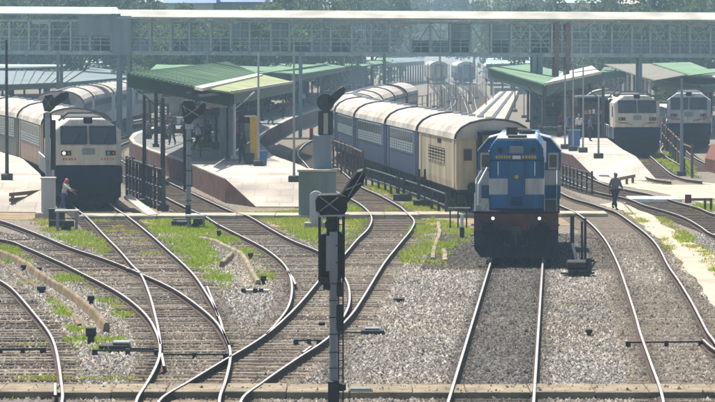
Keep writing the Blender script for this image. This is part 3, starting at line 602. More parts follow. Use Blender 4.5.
for i, (a, b) in enumerate(zip(jit[:-1], jit[1:])):
    k = pat[(i * 5 + i // 7) % len(pat)]
    if a > 530: k = ['x', '/', 'o', 'x', '\\', 'x', '/', 'o'][i % 8]
    if 80 < a < 128: k = 'p'
    for yy, lp in ((-.03, False), (D1b + .03, True)):
        for br in ({'x': '/\\', '/': '/', '\\': '\\', 'p': '', 'o': '/'}[k] if not lp else ('/' if i % 2 else '\\')):
            mb = MB(); z0, z1 = (bz(52), bz(23)) if br == '/' else (bz(23), bz(52)); mb.bar((bx(a), yy + (.02 if br == '/' else -.02), z0), (bx(b), yy + (.02 if br == '/' else -.02), z1), .085, .05); part('brace', mb, 'bridge_steel', fb)
    mb = MB(); mb.box(bx((a + b) / 2) - .035, bx((a + b) / 2) + .035, -.08, -.04, bz(52), bz(38 if i % 2 else 23)); part('thin_post', mb, 'bridge_steel', fb)
    if k == 'p':
        top = 24 if k == 'p' else random.choice([28, 30, 24]); bot = 50 if a > 530 else random.choice([38, 40, 49])
        mb = MB(); mb.box(bx(a) + .09, bx(b) - .09, .06, .09, bz(bot), bz(top)); part('cladding_panel', mb, 'bridge_panel', fb)
    elif i % 3 == 0 or a > 530:
        mb = MB(); mb.box(bx(a) + .09, bx(b) - .09, .06, .09, bz(52), bz(40)); part('cladding_panel', mb, 'bridge_panel', fb)
    if i % 3 == 1:
        mb = MB(); mb.box(bx(a) + .15, bx(b) - .15, 1.2, 1.3, bz(25.5), bz(22.5)); part('sign_board', mb, 'white_paint', fb)
    if i % 2:
        mb = MB(); mb.box(bx(a) + .09, bx(b) - .09, D1b - .12, D1b - .09, bz(52), bz(random.choice([42, 40, 38]))); part('cladding_panel', mb, 'bridge_panel', fb)
for zz in (30.5, 38.5, 42, 46):
    mb = MB(); mb.bar((bx(-60), -.12, bz(zz)), (bx(790), -.12, bz(zz)), .05); part('handrail', mb, 'bridge_steel', fb)
mb = MB(); mb.box(bx(78), bx(112), -.16, -.1, bz(37), bz(17)); mb.box(bx(112), bx(131), -.5, 3.2, bz(56), bz(17)); part('stair_tower', mb, 'bridge_panel', fb)
for pxs, m_, w_ in (((534, 540), 'bridge_panel', .35), ((556,), 'pillar_rust', .35), ((567,), 'pillar_rust', .3), ((58, 118, 128), 'bridge_panel', .24), ((384, 207), 'bridge_panel', .22), ((300, 640), 'bridge_panel', .24)):
    for px in pxs:
        for yy in (-.1, 3.5):
            mb = MB(); mb.box(bx(px) - w_ / 2, bx(px) + w_ / 2, yy - w_ / 2, yy + w_ / 2, GZ, bz(22 if m_ == 'pillar_rust' else 53)); part('column', mb, m_, fb)

# ================================================================== STATION SHELTERS
def loft(pts, thick):                          # thick roof sheet over a polygon of (pixel x, pixel y, height)
    m = MB(); m.slab([tuple(W(x, y, z)) for x, y, z in pts], 0, thick=thick); return m
def fascia(a, b, h, t=.12):
    a, b = W(*a), W(*b); d = (b - a).to_2d().normalized(); n_ = Vector((d.y, -d.x)) * .04
    m = MB(); vs = []
    for q in (a, b):
        for s in (-1, 1):
            for dz in (.02, -h): vs.append((q.x + n_.x * (s * 1.2 + 1.5), q.y + n_.y * (s * 1.2 + 1.5), q.z + dz))
    m.add(vs, [(0, 1, 5, 4), (2, 6, 7, 3), (0, 4, 6, 2), (1, 3, 7, 5), (0, 2, 3, 1), (4, 5, 7, 6)]); return m
def ribs(pts_a, pts_b, n, m):                  # standing seams from edge a to edge b
    mb = MB(); a0, a1 = [W(*p) for p in pts_a]; b0, b1 = [W(*p) for p in pts_b]
    for i in range(n + 1): mb.bar(a0.lerp(a1, i / n) + Vector((0, 0, .02)), b0.lerp(b1, i / n) + Vector((0, 0, .02)), .07, .05)
    return mb
s2 = thing('platform_shelter', 'big green pitched shelter roof with whitish gutter on the island platform', 'shelter')
part('roof_sheet', loft([(129, 73, 5.75), (195, 86.5, 5.05), (257, 73.5, 5.05), (228, 62, 5.75)], .1), 'roof_green', s2)
part('roof_sheet', loft([(202, 87.8, 5.0), (232, 92.3, 4.75), (294, 82, 4.75), (262, 74.3, 5.0)], .1), 'roof_olive', s2, label='olive strip of the shelter roof beside the gutter')
part('gutter', loft([(194.5, 86.5, 5.09), (202.5, 88, 5.07), (263, 74.5, 5.07), (257, 73.3, 5.09)], .16), 'roof_tan', s2)
part('roof_seam', ribs([(129, 73, 5.75), (195, 86.5, 5.05)], [(228, 62, 5.75), (257, 73.5, 5.05)], 16, 0), 'roof_green', s2)['kind'] = 'stuff'
part('fascia', fascia((129, 73.4, 5.69), (232, 92.6, 4.71), .75), 'fascia_green', s2); part('fascia', fascia((232, 92.6, 4.71), (294, 82.3, 4.71), .62), 'fascia_green', s2)
part('edge_trim', MB().bar(W(232, 92, 4.78), W(294, 81.8, 4.78), .14), 'roof_tan', s2)
def column(parent, px, py, zt, zb=.96, r=.09, m='white_paint', brackets=True):
    b = W(px, py, zb); mb = MB(); mb.cyl(b, (b.x, b.y, zt), r, n=8); mb.box(b.x - .2, b.x + .2, b.y - .2, b.y + .2, zb, zb + .18)
    if brackets:
        for s in (-1, 1): mb.bar((b.x, b.y, zt - 1.0), (b.x + s * 1.1, b.y + .4, zt - .05), .07)
    return part('column', mb, m, parent)
column(s2, 234.5, 159, 4.7, m='white_paint', r=.08)
for px, py in ((150, 135), (168, 128), (205, 121), (246, 117), (205, 142), (216, 149), (262, 121), (283, 112)): column(s2, px, py, 4.3, m='dark_steel', r=.10)
for px in (224, 231):
    b = W(px, 158, .96); mb = MB(); mb.box(b.x - .24, b.x + .24, b.y - .24, b.y + .24, .96, 4.2)
    for k in range(4): mb.box(b.x - .27, b.x + .27, b.y - .27, b.y + .27, 1.2 + k * .8, 1.42 + k * .8)
    part('lattice_pillar', mb, 'grey_steel', s2)
s3 = thing('platform_shelter', 'long dark green shelter behind the green one, left of the middle coaches', 'shelter')
part('roof_sheet', loft([(257, 71, 5.0), (300, 74, 4.6), (362, 64, 4.6), (366, 56, 5.2), (300, 60, 5.2)], .1), 'roof_green', s3)
part('fascia', fascia((257, 71.2, 4.95), (290, 75, 4.55), .6), 'fascia_green', s3); part('fascia', fascia((290, 75.2, 4.56), (364, 63.5, 4.56), .6), 'fascia_green', s3)
for px, py in ((292, 104), (318, 99), (334, 96), (270, 108)): column(s3, px, py, 4.4, m='dark_steel')
s1 = thing('platform_shelter', 'slate grey shelter roofs far behind the left train', 'shelter')
for k, (pts, m_) in enumerate((([(-30, 86, 3.7), (66, 82, 3.7), (90, 66, 4.6), (40, 62.5, 4.8), (-30, 63, 4.8)], 'roof_slate'), ([(66, 82.3, 3.66), (130, 77, 3.66), (146, 65, 4.4), (92, 64, 4.7)], 'roof_slate'), ([(-30, 68, 5.5), (60, 66.5, 5.5), (66, 64.5, 5.5), (-30, 64, 5.5)], 'roof_teal'))):
    part('roof_sheet', loft(pts, .1), m_, s1)
part('fascia', fascia((-30, 86.3, 3.66), (66, 82.3, 3.66), .5), 'fascia_green', s1); part('fascia', fascia((66, 82.6, 3.62), (130, 77.3, 3.62), .5), 'fascia_green', s1)
part('roof_seam', ribs([(-30, 86, 3.7), (66, 82, 3.7)], [(-30, 63, 4.8), (90, 66, 4.6)], 12, 0), 'roof_rust', s1)['kind'] = 'stuff'
for px, py in ((10, 122), (40, 117), (80, 112), (-10, 125)): column(s1, px, py, 3.6, zb=-.1, m='dark_steel', r=.11)
s4 = thing('platform_shelter', 'butterfly shelter with green and whitish wings on the right platform', 'shelter')
part('roof_sheet', loft([(489, 67.5, 5.5), (544, 84, 4.55), (575, 74, 4.6), (528, 64, 5.4)], .1), 'roof_green', s4, label='green left wing of the butterfly roof')
part('roof_sheet', loft([(545, 84, 4.55), (601, 72.5, 5.2), (592, 65.5, 5.4), (560, 73, 4.7)], .1), 'roof_tan', s4, label='whitish right wing of the butterfly roof')
part('fascia', fascia((489, 68, 5.45), (544, 84.5, 4.5), .75), 'fascia_green', s4); part('fascia', fascia((545, 84.5, 4.5), (601, 73, 5.15), .75), 'fascia_green', s4)
part('edge_trim', MB().bar(W(545, 83.8, 4.6), W(601, 72.3, 5.25), .16), 'roof_tan', s4)
for px, py in ((544, 136), (556, 132), (590, 131), (570, 124), (528, 122), (603, 138)): column(s4, px, py, 4.4, m='dark_steel', r=.1)
s5 = thing('platform_shelter', 'long far shelter with a brownish grey roof and a row of whitish columns', 'shelter')
part('roof_sheet', loft([(655, 80, 4.4), (690, 74, 4.8), (650, 63.5, 5.2), (604, 64, 5.0), (640, 76, 4.5)], .1), 'roof_rust', s5)
part('roof_sheet', loft([(690, 75, 4.8), (722, 74, 5.0), (690, 62, 5.3), (652, 63, 5.3)], .1), 'roof_green', s5)
for k in range(9):
    t = k / 8; column(s5, 614 + 36 * t, 92 + 22 * t, 4.4, zb=.6, m='white_paint', r=.13, brackets=False)
mb = MB(); mb.slab([tuple(W(x, y, .6)) for x, y in ((606, 90), (650, 118), (668, 118), (668, 100), (622, 86))], GZ); part('plinth', mb, 'concrete', s5)
s6 = thing('platform_shelter', 'dark slate shelter with sagging front at the right edge above the far right locomotive', 'shelter')
part('roof_sheet', loft([(655, 79, 4.1), (700, 85, 3.9), (730, 84, 3.9), (730, 68, 4.7), (680, 70, 4.6)], .1), 'roof_slate', s6)
part('roof_sheet', loft([(692, 76, 4.6), (730, 78, 4.4), (730, 72, 4.7), (706, 71, 4.8)], .06), 'roof_tan', s6)
part('fascia', fascia((655, 79.3, 4.06), (700, 85.3, 3.86), .6), 'fascia_green', s6); part('fascia', fascia((700, 85.3, 3.86), (730, 84.3, 3.86), .6), 'fascia_green', s6)
for px, py in ((711, 128), (706, 124), (718, 126)): column(s6, px, py, 3.8, zb=-.2, m='dark_steel', r=.14)
s7 = thing('platform_shelter', 'low bluish far canopy under the middle of the footbridge', 'shelter')
part('roof_sheet', loft([(362, 66, 4.6), (392, 62, 4.6), (392, 57.5, 5.1), (350, 58, 5.1)], .1), 'roof_green', s7)
for px, py in ((366, 92), (380, 88), (390, 86)): column(s7, px, py, 4.6, zb=-.2, m='dark_steel', brackets=False)

for lb, pts, ed, m_ in (('long low far canopy behind the green shelter, below the bridge deck', [(135, 66, 4.3), (300, 66.5, 4.3), (330, 59.5, 4.9), (120, 59.5, 4.9)], ((135, 66.4, 4.26), (300, 66.9, 4.26)), 'roof_slate'), ('pale edged far canopy in the gap right of the middle coaches, below the bridge deck', [(384, 64, 4.0), (424, 61, 4.0), (424, 57, 4.6), (384, 58, 4.6)], ((384, 64.3, 3.96), (424, 61.3, 3.96)), 'roof_slate'),
                        ('long grey green far canopy right of the rusty bridge pillars', [(575, 66, 4.4), (720, 68, 4.4), (720, 60, 5.0), (580, 59, 5.0)], ((575, 66.4, 4.36), (720, 68.4, 4.36)), 'roof_slate'), ('long weathered green canopy running on behind the island shelter', [(150, 70, 4.9), (262, 73, 4.9), (330, 63.5, 5.0), (160, 61, 5.4)], ((150, 70.4, 4.86), (262, 73.4, 4.86)), 'roof_green'), ('broad pale green far canopy at the left edge below the bridge deck', [(-10, 63.5, 4.6), (128, 62.5, 4.6), (120, 57.5, 5.2), (-10, 58, 5.2)], ((-10, 63.9, 4.56), (128, 62.9, 4.56)), 'roof_teal'), ('grey far canopy behind the rear shelter, left of the far canopy gap', [(240, 62.5, 4.7), (380, 61.5, 4.7), (376, 57, 5.3), (250, 57, 5.3)], ((240, 62.9, 4.66), (380, 61.9, 4.66)), 'roof_grey'), ('dull green far canopy above the two right locomotives', [(600, 72, 4.0), (668, 71, 4.0), (660, 66.5, 4.5), (604, 67, 4.5)], ((600, 72.4, 3.96), (668, 71.4, 3.96)), 'roof_green'), ('low far canopy filling the left background above the silver coaches', [(-10, 76, 3.2), (134, 73, 3.2), (128, 68.5, 3.7), (-10, 69.5, 3.7)], ((-10, 76.4, 3.16), (134, 73.4, 3.16)), 'roof_slate'), ('small far canopy between the green wing and the loading bank', [(486, 64, 4.4), (530, 63, 4.4), (530, 58, 4.9), (486, 58, 4.9)], ((486, 64.3, 4.36), (530, 63.3, 4.36)), 'roof_teal')):
    cn = thing('platform_shelter', lb, 'shelter'); part('roof_sheet', loft(pts, .1), m_, cn); part('fascia', fascia(*ed, .6), 'fascia_green', cn)
    p0, p1 = W(*ed[0]), W(*ed[1]); nn = max(3, int((p1 - p0).length / 7))
    for k in range(nn):
        q = p0.lerp(p1, (k + .5) / nn); part('column', MB().cyl((q.x, q.y + 1.5, GZ), (q.x, q.y + 1.5, q.z + .1), .14, n=6), 'dark_steel', cn)
# ================================================================== ROLLING STOCK
def rz_of(d): return math.atan2(-d.x, d.y)
def along(P, s):
    for a, b in zip(P[:-1], P[1:]):
        l = (b - a).length
        if s <= l: return a.lerp(b, s / l)
        s -= l
    return P[-1]
def start_at(P, y): 
    s = 0
    for a, b in zip(P[:-1], P[1:]):
        if b.y >= y: return s + (b - a).length * (y - a.y) / (b.y - a.y)
        s += (b - a).length
    return s
def bogie_mesh(y, L=3.6):
    m = MB()
    for s in (-1, 1):
        m.box(s * 1.08 - .06, s * 1.08 + .06, y - L / 2, y + L / 2, .42, .68)
        for dy in (-1.2, 1.2):
            m.box(s * 1.12 - .1, s * 1.12 + .1, y + dy - .2, y + dy + .2, .3, .72)
            m.cyl((s * .92, y + dy, .46), (s * .80, y + dy, .46), .46, n=14)
        m.box(s * 1.14 - .07, s * 1.14 + .07, y - .45, y + .45, .3, .8)
    m.box(-1, 1, y - .3, y + .3, .4, .8); return m
def coach(P, s0, L, scheme, label, group, detail=True):
    a, b = along(P, s0), along(P, s0 + L); d = (b - a); Lc = d.length - .55
    o = thing('railway_coach', label, 'coach', (a.x, a.y, 0), rz_of(d), group); y0, y1 = .28, .28 + Lc
    body, band, roof = scheme; key = scheme + (round(Lc, 1),)
    def bodym():
        m = MB(); m.extrude_y([(-1.6, .98), (1.6, .98), (1.62, 1.3), (1.62, 3.2), (1.5, 3.42), (-1.5, 3.42), (-1.62, 3.2), (-1.62, 1.3)], y0, y1); return m.mesh('body', body, .03)
    def roofm():
        pr = [(1.66, 3.16), (1.60, 3.40), (1.38, 3.66), (1.0, 3.87), (.5, 3.99), (0, 4.03), (-.5, 3.99), (-1.0, 3.87), (-1.38, 3.66), (-1.60, 3.40), (-1.66, 3.16)]
        m = MB(); m.extrude_y(pr, y0 - .06, y1 + .06)
        return m.mesh('roof', roof)
    def ribm(): return MB().cyl((0, 0, 3.98), (0, 0, 4.13), .16, n=8).mesh('roof_vent', 'coach_grey')
    link('body', cached(('cb',) + key, bodym), o); link('roof', cached(('cr',) + key, roofm), o); [link('roof_vent', cached('cv', ribm), o, (0, y0 + Lc * (k + .5) / 5, 0)) for k in range(5)]
    link('end_rim', cached(('er',) + key, lambda: MB().tube([(x * 1.02, y0 - .05, z + .02) for x, z in [(1.66, 3.16), (1.60, 3.40), (1.38, 3.66), (1.0, 3.87), (.5, 3.99), (0, 4.03), (-.5, 3.99), (-1.0, 3.87), (-1.38, 3.66), (-1.60, 3.40), (-1.66, 3.16)]], .05, 5).mesh('end_rim', 'dark_steel')), o)
    for y in (y0 + 2.8, y1 - 2.8): link('bogie', cached(('bg', round(y, 1)), lambda: bogie_mesh(y).mesh('bogie', 'under_black')), o)
    link('underframe', cached(('uf',) + key, lambda: MB().box(-1.3, 1.3, y0 + 5, y1 - 5, .55, .99).box(-1.5, 1.5, y0 + .05, y1 - .05, .86, .99).mesh('underframe', 'under_black')), o)
    for x in (-.95, .95): link('buffer', cached(('bu', x, round(y0, 2)), lambda: MB().cyl((x, y0, 1.1), (x, y0 - .26, 1.1), .12).cyl((x, y0 - .26, 1.1), (x, y0 - .28, 1.1), .22, n=12).mesh('buffer', 'under_black')), o)
    link('coupler', cached(('cp', round(y0, 2)), lambda: MB().box(-.2, .2, y0 - .26, y0, .9, 1.15).mesh('coupler', 'under_black')), o)
    def gang():
        m = MB(); m.box(-.72, -.52, y0 - .34, y0 + .02, 1.05, 3.35); m.box(.52, .72, y0 - .34, y0 + .02, 1.05, 3.35); m.box(-.72, .72, y0 - .34, y0 + .02, 3.35, 3.55)
        return m.mesh('gangway', 'navy', .05)
    link('gangway', cached(('gw',) + key, gang), o)
    link('end_door', cached(('ed',) + key, lambda: MB().box(-.5, .5, y0 - .06, y0, 1.1, 3.3).mesh('end_door', band)), o)
    n = max(6, int((Lc - 3.6) / 1.12)); wy = [(y0 + 2.0 + (Lc - 4.0) * (k + .5) / n) for k in range(n)]; wd = (Lc - 4.0) / n * .40
    if scheme[0] != 'cream_coach':
        for s in (-1, 1): link('window_band', cached(('wb', s) + key, lambda: MB().box(s * 1.628 - .006, s * 1.628 + .006, y0 + 1.7, y1 - 1.7, 1.98, 3.12).mesh('window_band', band)), o)
    def winm():
        m = MB(); m.box(-.012, .012, -wd, wd, 2.56, 3.02); m.cur = 1
        m.box(-.02, .02, -wd - .05, wd + .05, 3.02, 3.07); m.box(-.02, .02, -wd - .05, -wd, 2.02, 3.02); m.box(-.02, .02, wd, wd + .05, 2.02, 3.02)
        for k in range(4): m.box(-.016, .016, -wd, wd, 2.06 + k * .13, 2.14 + k * .13)
        return m.mesh('window', ['window_dark', 'shutter'])
    def ventm():
        m = MB(); m.box(-.012, .012, -wd * .9, wd * .9, 2.02, 2.66); m.cur = 1
        for k in range(5): m.box(-.02, .02, -wd, wd, 2.02 + k * .14, 2.06 + k * .14)
        m.box(-.02, .02, -.03, .03, 2.02, 2.62); return m.mesh('window', ['window_dark', 'cream_coach'])
    if detail:
        for s in (-1, 1):
            for y in (wy if scheme[0] != 'cream_coach' else wy[2:-2]):
                link('window', cached(('wi',) + key, winm if scheme[0] != 'cream_coach' else ventm), o, (s * 1.637, y, 0))
    for s in (-1, 1):
        for y in (y0 + 1.05, y1 - 1.05): link('door', cached(('dr', s, round(y, 1)) + key, lambda: MB().box(s * 1.63 - .014, s * 1.63 + .014, y - .38, y + .38, 1.05, 3.1).mesh('door', body, .01)), o)
    return o
BLUE, CREAM, SILVER, DARK = ('coach_blue', 'coach_pale', 'coach_roof'), ('cream_coach', 'cream_coach', 'coach_roof'), ('coach_grey', 'coach_pale', 'coach_roof'), ('coach_green', 'coach_green', 'coach_roof')
LC = 17.0; s0 = start_at(KP, 164.5)
mid = ['cream coach at the near end of the middle train behind the blue locomotive', 'blue coach directly behind the cream one in the middle train', 'third coach of the middle train, blue with two rows of windows', 'fourth coach of the middle train, blue, beside the fence end', 'blue coach at the bend of the middle train, partly behind the grey signal box', 'first coach past the bend of the middle train', 'second coach past the bend of the middle train', 'third coach past the bend of the middle train', 'tail coach of the middle train under the footbridge']
cuts = [0, 16.2, 32.2, 51.0, 69.0, 86.5, 104, 122, 141, 160]
for i, lb in enumerate(mid): coach(KP, s0 + cuts[i], cuts[i + 1] - cuts[i], CREAM if i == 0 else BLUE, lb, 'coaches of the middle train')
c0 = next(o for o in bpy.data.objects if o.get('label') == mid[0])
part('end_window', MB().box(-1.3, -.95, .245, .285, 2.25, 2.75), 'window_dark', c0)
txt = MB()
for k in range(4): txt.box(-1.635, -1.622, 6.2 + k * .42, 6.45 + k * .42, 2.86, 3.06)
part('stencil_mark', txt, 'under_black', c0)
T2L = ['nearest silver coach of the train behind the left locomotive', 'second silver coach behind the left locomotive, its roof showing past the shelter edge', 'third silver coach of the left rear train, mostly under the green shelter', 'last silver coach of the left rear train, in the shelter shade']
s0 = start_at(T2P, 264)
for i, lb in enumerate(T2L): coach(T2P, s0 + i * 23, 23, SILVER, lb, 'silver coaches behind the left locomotive')
CP = smooth_path([(-11.65, 171), (-14.2, 192), (-17.2, 212), (-21.0, 232), (-25.7, 252), (-31, 272)], .5)
s0 = 22.4
for i, (lb, sch) in enumerate((('brown coach coupled behind the left locomotive beside the platform', ('coach_brown', 'coach_brown', 'coach_roof')), ('dark green coach second behind the left locomotive under the slate shelter', DARK), ('dark green coach third behind the left locomotive', DARK))):
    coach(CP, s0 + i * 20, 20, sch, lb, 'coaches of the left train')
IP = smooth_path([(18.35, 249), (18.6, 270), (18.5, 300), (18.9, 340), (20, 390)], .5)
IQ = smooth_path([(18.25, 249), (17.9, 272), (17.7, 300), (18.3, 340), (19.5, 390)], .5)
for i, lb in enumerate(('cream roofed coach right behind the cream right locomotive', 'second coach behind the cream right locomotive', 'third coach behind the cream right locomotive')): coach(IQ, 22 + i * 22, 22, CREAM, lb, 'coaches of the right train')

def wdp(loc, d, scheme, label, lit, tint_low):
    """two-window diesel: nose facing -y, body 20.5 m"""
    o = thing('diesel_locomotive', label, 'locomotive', loc, rz_of(d)); up, low, stripe = scheme; L = 20.5
    m = MB(); m.extrude_y([(-1.5, 1.82), (1.5, 1.82), (1.5, 3.42), (.82, 3.9), (-.82, 3.9), (-1.5, 3.42)], .58, 4.2)
    m.add([(-1.47, 0, 1.86), (1.47, 0, 1.86), (1.47, 0, 2.74), (-1.47, 0, 2.74), (1.47, .27, 3.40), (.8, .459, 3.86), (-.8, .459, 3.86), (-1.47, .27, 3.40), (-1.47, .6, 1.86), (1.47, .6, 1.86), (1.47, .6, 3.40), (.8, .6, 3.86), (-.8, .6, 3.86), (-1.47, .6, 3.40)],
          [(0, 1, 2, 3), (3, 2, 4, 5, 6, 7), (1, 9, 10, 4, 2), (0, 3, 7, 13, 8), (4, 10, 11, 5), (7, 6, 12, 13), (5, 11, 12, 6), (0, 8, 9, 1)])
    part('cab', m, up, o)
    m = MB(); m.extrude_y([(-1.28, 1.5), (1.28, 1.5), (1.28, 3.3), (.9, 3.72), (-.9, 3.72), (-1.28, 3.3)], 4.2, L); part('hood', m, up, o, .02)
    m = MB(); m.box(-1.52, 1.52, -.02, L, 1.02, 1.82); part('lower_body', m, low, o, .04)
    m = MB(); m.box(-1.45, 1.45, -.10, .3, .42, 1.05); m.add([(-1.4, -.1, .42), (1.4, -.1, .42), (1.2, -.3, .16), (-1.2, -.3, .16), (-1.4, .3, .42), (1.4, .3, .42)], [(0, 3, 2, 1), (3, 5, 2), (3, 4, 5)]); m.box(-1.2, 1.2, -.28, -.1, .15, .5); part('cowcatcher', m, 'under_black', o)
    for s in (-1, 1):
        bm_ = MB(); bm_.cyl((s * .95, -.02, 1.1), (s * .95, -.5, 1.1), .11); bm_.cyl((s * .95, -.5, 1.1), (s * .95, -.54, 1.1), .24, n=14); part('buffer', bm_, 'under_black', o)
        wm = MB(); y0 = .0; n_ = Vector((0, -.899, .437))
        # raked windscreen, laid 2 cm proud of the cab front between z 2.62 and 3.36
        f = lambda x, t, e: (x, .336 * t - .02 * e, 2.74 + .82 * t + .01 * e)
        xa, xb = (s * .08, s * 1.22) if s > 0 else (s * 1.22, s * .08)
        wm.add([f(xa, .12, 1), f(xb, .12, 1), f(xb, .98, 1), f(xa, .98, 1), f(xa, .12, -1), f(xb, .12, -1), f(xb, .98, -1), f(xa, .98, -1)], [(0, 1, 2, 3), (7, 6, 5, 4), (0, 4, 5, 1), (1, 5, 6, 2), (2, 6, 7, 3), (3, 7, 4, 0)]); wo = part('windscreen', wm, 'glass_grey', o)
        fr = MB()
        for a, b in (((xa, .08), (xb, .08)), ((xb, .08), (xb, 1.02)), ((xb, 1.02), (xa, 1.02)), ((xa, 1.02), (xa, .08))): fr.bar(f(a[0], a[1], 1.6), f(b[0], b[1], 1.6), .06)
        part('frame', fr, 'dark_steel' if low == 'navy' else 'grey_steel', wo)
        part('wiper', MB().bar(f((xa + xb) / 2, .05, 2.4), f((xa + xb) / 2 + .3, .62, 2.4), .03), 'black_steel', wo)
        hm = MB(); hm.box(s * 1.0 - .22, s * 1.0 + .22, -.05, 0, 2.3, 2.5); ho = part('headlamp_box', hm, 'under_black', o)
        part('lamp', MB().cyl((s * 1.0 - .1, -.05, 2.4), (s * 1.0 - .1, -.08, 2.4), .075, n=12), 'lamp_lit' if (lit and s < 0) else 'grey_steel', ho)
        part('marker_light', MB().cyl((s * 1.0 + .12, -.05, 2.4), (s * 1.0 + .12, -.07, 2.4), .05, n=10), 'orange', ho)
        sw = MB(); sw.box(s * 1.505 - .012, s * 1.505 + .012, 1.4, 2.3, 2.5, 3.2); part('side_window', sw, 'window_dark', o)
        hr = MB(); hr.tube([(s * 1.58, .1, 1.1), (s * 1.58, .1, 2.5)], .022); hr.tube([(s * 1.58, 4.4, 1.9), (s * 1.58, L - .5, 1.9)], .022)
        for k in range(9): hr.tube([(s * 1.58, 4.6 + k * 1.8, 1.1), (s * 1.58, 4.6 + k * 1.8, 1.9)], .02)
        part('handrail', hr, 'white_paint', o)
    part('number_board', MB().box(-.28, .28, -.06, 0, 2.34, 2.62), 'hut_grey', o, .02)
    st = MB(); 
    if stripe:
        for s in (-1, 1): st.add([(s * 1.46, -.012, 2.2), (s * .3, -.012, 1.98), (s * .3, -.012, 2.06), (s * 1.46, -.012, 2.3), (s * 1.46, .0, 2.2), (s * .3, .0, 1.98), (s * .3, 0, 2.06), (s * 1.46, 0, 2.3)], [(0, 1, 2, 3), (4, 7, 6, 5), (0, 4, 5, 1), (3, 2, 6, 7), (1, 5, 6, 2), (0, 3, 7, 4)])
        part('stripe', st, stripe, o)
    lt = MB(); rr = random.Random(len(label))
    for s in (-1, 1):
        for k in range(5): lt.box(s * .86 - .3 + k * .13, s * .86 - .3 + k * .13 + rr.uniform(.05, .1), -.012, 0, 2.08, 2.18)
    part('painted_lettering', lt, 'orange', o)
    part('top_lamp', MB().box(-.2, .2, .40, .75, 3.68, 4.0), 'under_black', o, .03)
    for y in (5.5, 8, 10.5): part('radiator_hatch', MB().box(-.8, .8, y, y + 1.5, 3.72, 3.95), 'dark_steel', o, .02); part('fan_drum', MB().cyl((-.6, y + 2, 3.75), (.6, y + 2, 3.75), .3, n=10), 'dark_steel', o)
    part('roof_rail', MB().tube([(-1.2, 3.4, 3.8), (-.8, 3.2, 4.15), (.8, 3.2, 4.15), (1.2, 3.4, 3.8)], .05), 'dark_steel', o)
    for y in (3.2, L - 3.6):
        m = bogie_mesh(y, 4.6); part('bogie', m, 'under_black', o)
    part('fuel_tank', MB().box(-1.35, 1.35, 7.5, 13, .3, 1.02), 'under_black', o, .1)
    return o
wdp((W(91.5, 206, 0).x - .1, 170.8, 0), Vector((-2.45, 21)), ('loco_cream', 'navy', None), 'white nosed diesel locomotive with navy lower half, left headlamp lit, beside the left platform', True, 0)
wdp((W(636, 155, 0).x, 249, 0), Vector((.0, 21)), ('loco_cream', 'navy', 'yellow'), 'cream diesel locomotive with grey windscreens at the head of the right train', False, 0)
wdp((W(688, 148, 0).x - .38, 262, 0), Vector((1.85, 21)), ('loco_white', 'navy', 'orange'), 'white and navy diesel locomotive standing at the far right', False, 0)
# ---- blue hood-unit locomotive in the foreground
bl = thing('diesel_locomotive', 'blue hooded diesel locomotive with white stripes and two lit headlamps in the foreground', 'locomotive', (5.33, 127.5, 0), rz_of(Vector((.0524, 1))))
m = MB(); m.box(-1.42, 1.42, 0, .18, 1.02, 1.62); part('buffer_beam', m, 'loco_red', bl, .03)
m = MB(); m.add([(-1.42, -.04, 1.02), (1.42, -.04, 1.02), (1.40, -.10, .42), (1.18, -.16, .14), (-1.18, -.16, .14), (-1.40, -.10, .42), (-1.42, .2, 1.02), (1.42, .2, 1.02), (1.40, .2, .42), (1.18, .2, .14), (-1.18, .2, .14), (-1.40, .2, .42)], [(0, 5, 4, 3, 2, 1), (6, 7, 8, 9, 10, 11), (0, 1, 7, 6), (1, 2, 8, 7), (2, 3, 9, 8), (3, 4, 10, 9), (4, 5, 11, 10), (5, 0, 6, 11)])
for k in range(7): m.box(-1.15 + k * .38 - .03, -1.15 + k * .38 + .03, -.19, -.08, .2, .95)
part('cowcatcher', m, 'skirt', bl)
m = MB(); m.box(-1.46, 1.46, -.02, 16.6, 1.622, 1.69); part('running_board', m, 'under_black', bl)
m = MB(); m.box(-1.1, 1.1, .2, 16.4, .95, 1.6); m.box(-1.3, 1.3, 6.4, 10.2, .35, 1.3); part('underframe', m, 'under_black', bl)
for y in (3.4, 13.2): part('bogie', bogie_mesh(y, 4.4), 'under_black', bl)
for s in (-1, 1):
    m = MB(); m.cyl((s * .9, 0, 1.12), (s * .9, -.5, 1.12), .12); m.cyl((s * .9, -.5, 1.12), (s * .9, -.55, 1.12), .24, n=16); part('buffer', m, 'under_black', bl)
    m = MB(); m.cyl((s * .78, -.0, 1.45), (s * .78, -.06, 1.45), .10, n=14); h_ = part('headlamp', m, 'black_steel', bl); part('lens', MB().cyl((s * .78, -.06, 1.45), (s * .78, -.075, 1.45), .055, n=14), 'lamp_lit', h_)
    m = MB(); m.tube([(s * 1.36, -.02, 1.69), (s * 1.36, -.02, 2.6), (s * 1.36, .5, 2.75), (s * 1.36, 10.2, 2.75)], .014)
    for k in range(7): m.tube([(s * 1.36, 1.2 + k * 1.4, 1.69), (s * 1.36, 1.2 + k * 1.4, 2.75)], .011)
    part('handrail', m, 'galvanised', bl)
    m = MB(); m.box(s * 1.36 - .16, s * 1.36 + .10, .05, .55, .5, .54); m.box(s * 1.36 - .16, s * 1.36 + .10, .05, .55, .85, .89); m.box(s * 1.36 - .16, s * 1.36 + .10, .05, .55, 1.2, 1.24); part('step', m, 'dark_steel', bl)
for x in (-1.05, -.62, -.5, .5, .62, 1.05): part('air_hose', MB().tube([(x, -.02, 1.22), (x, -.16, 1.16), (x * 1.02, -.2, .8), (x * .97, -.17, .55)], .028), 'black_steel', bl)
for x in (-1.25, 1.25): part('jumper_box', MB().box(x - .1, x + .1, -.06, 0, 1.2, 1.42), 'dark_steel', bl, .02)
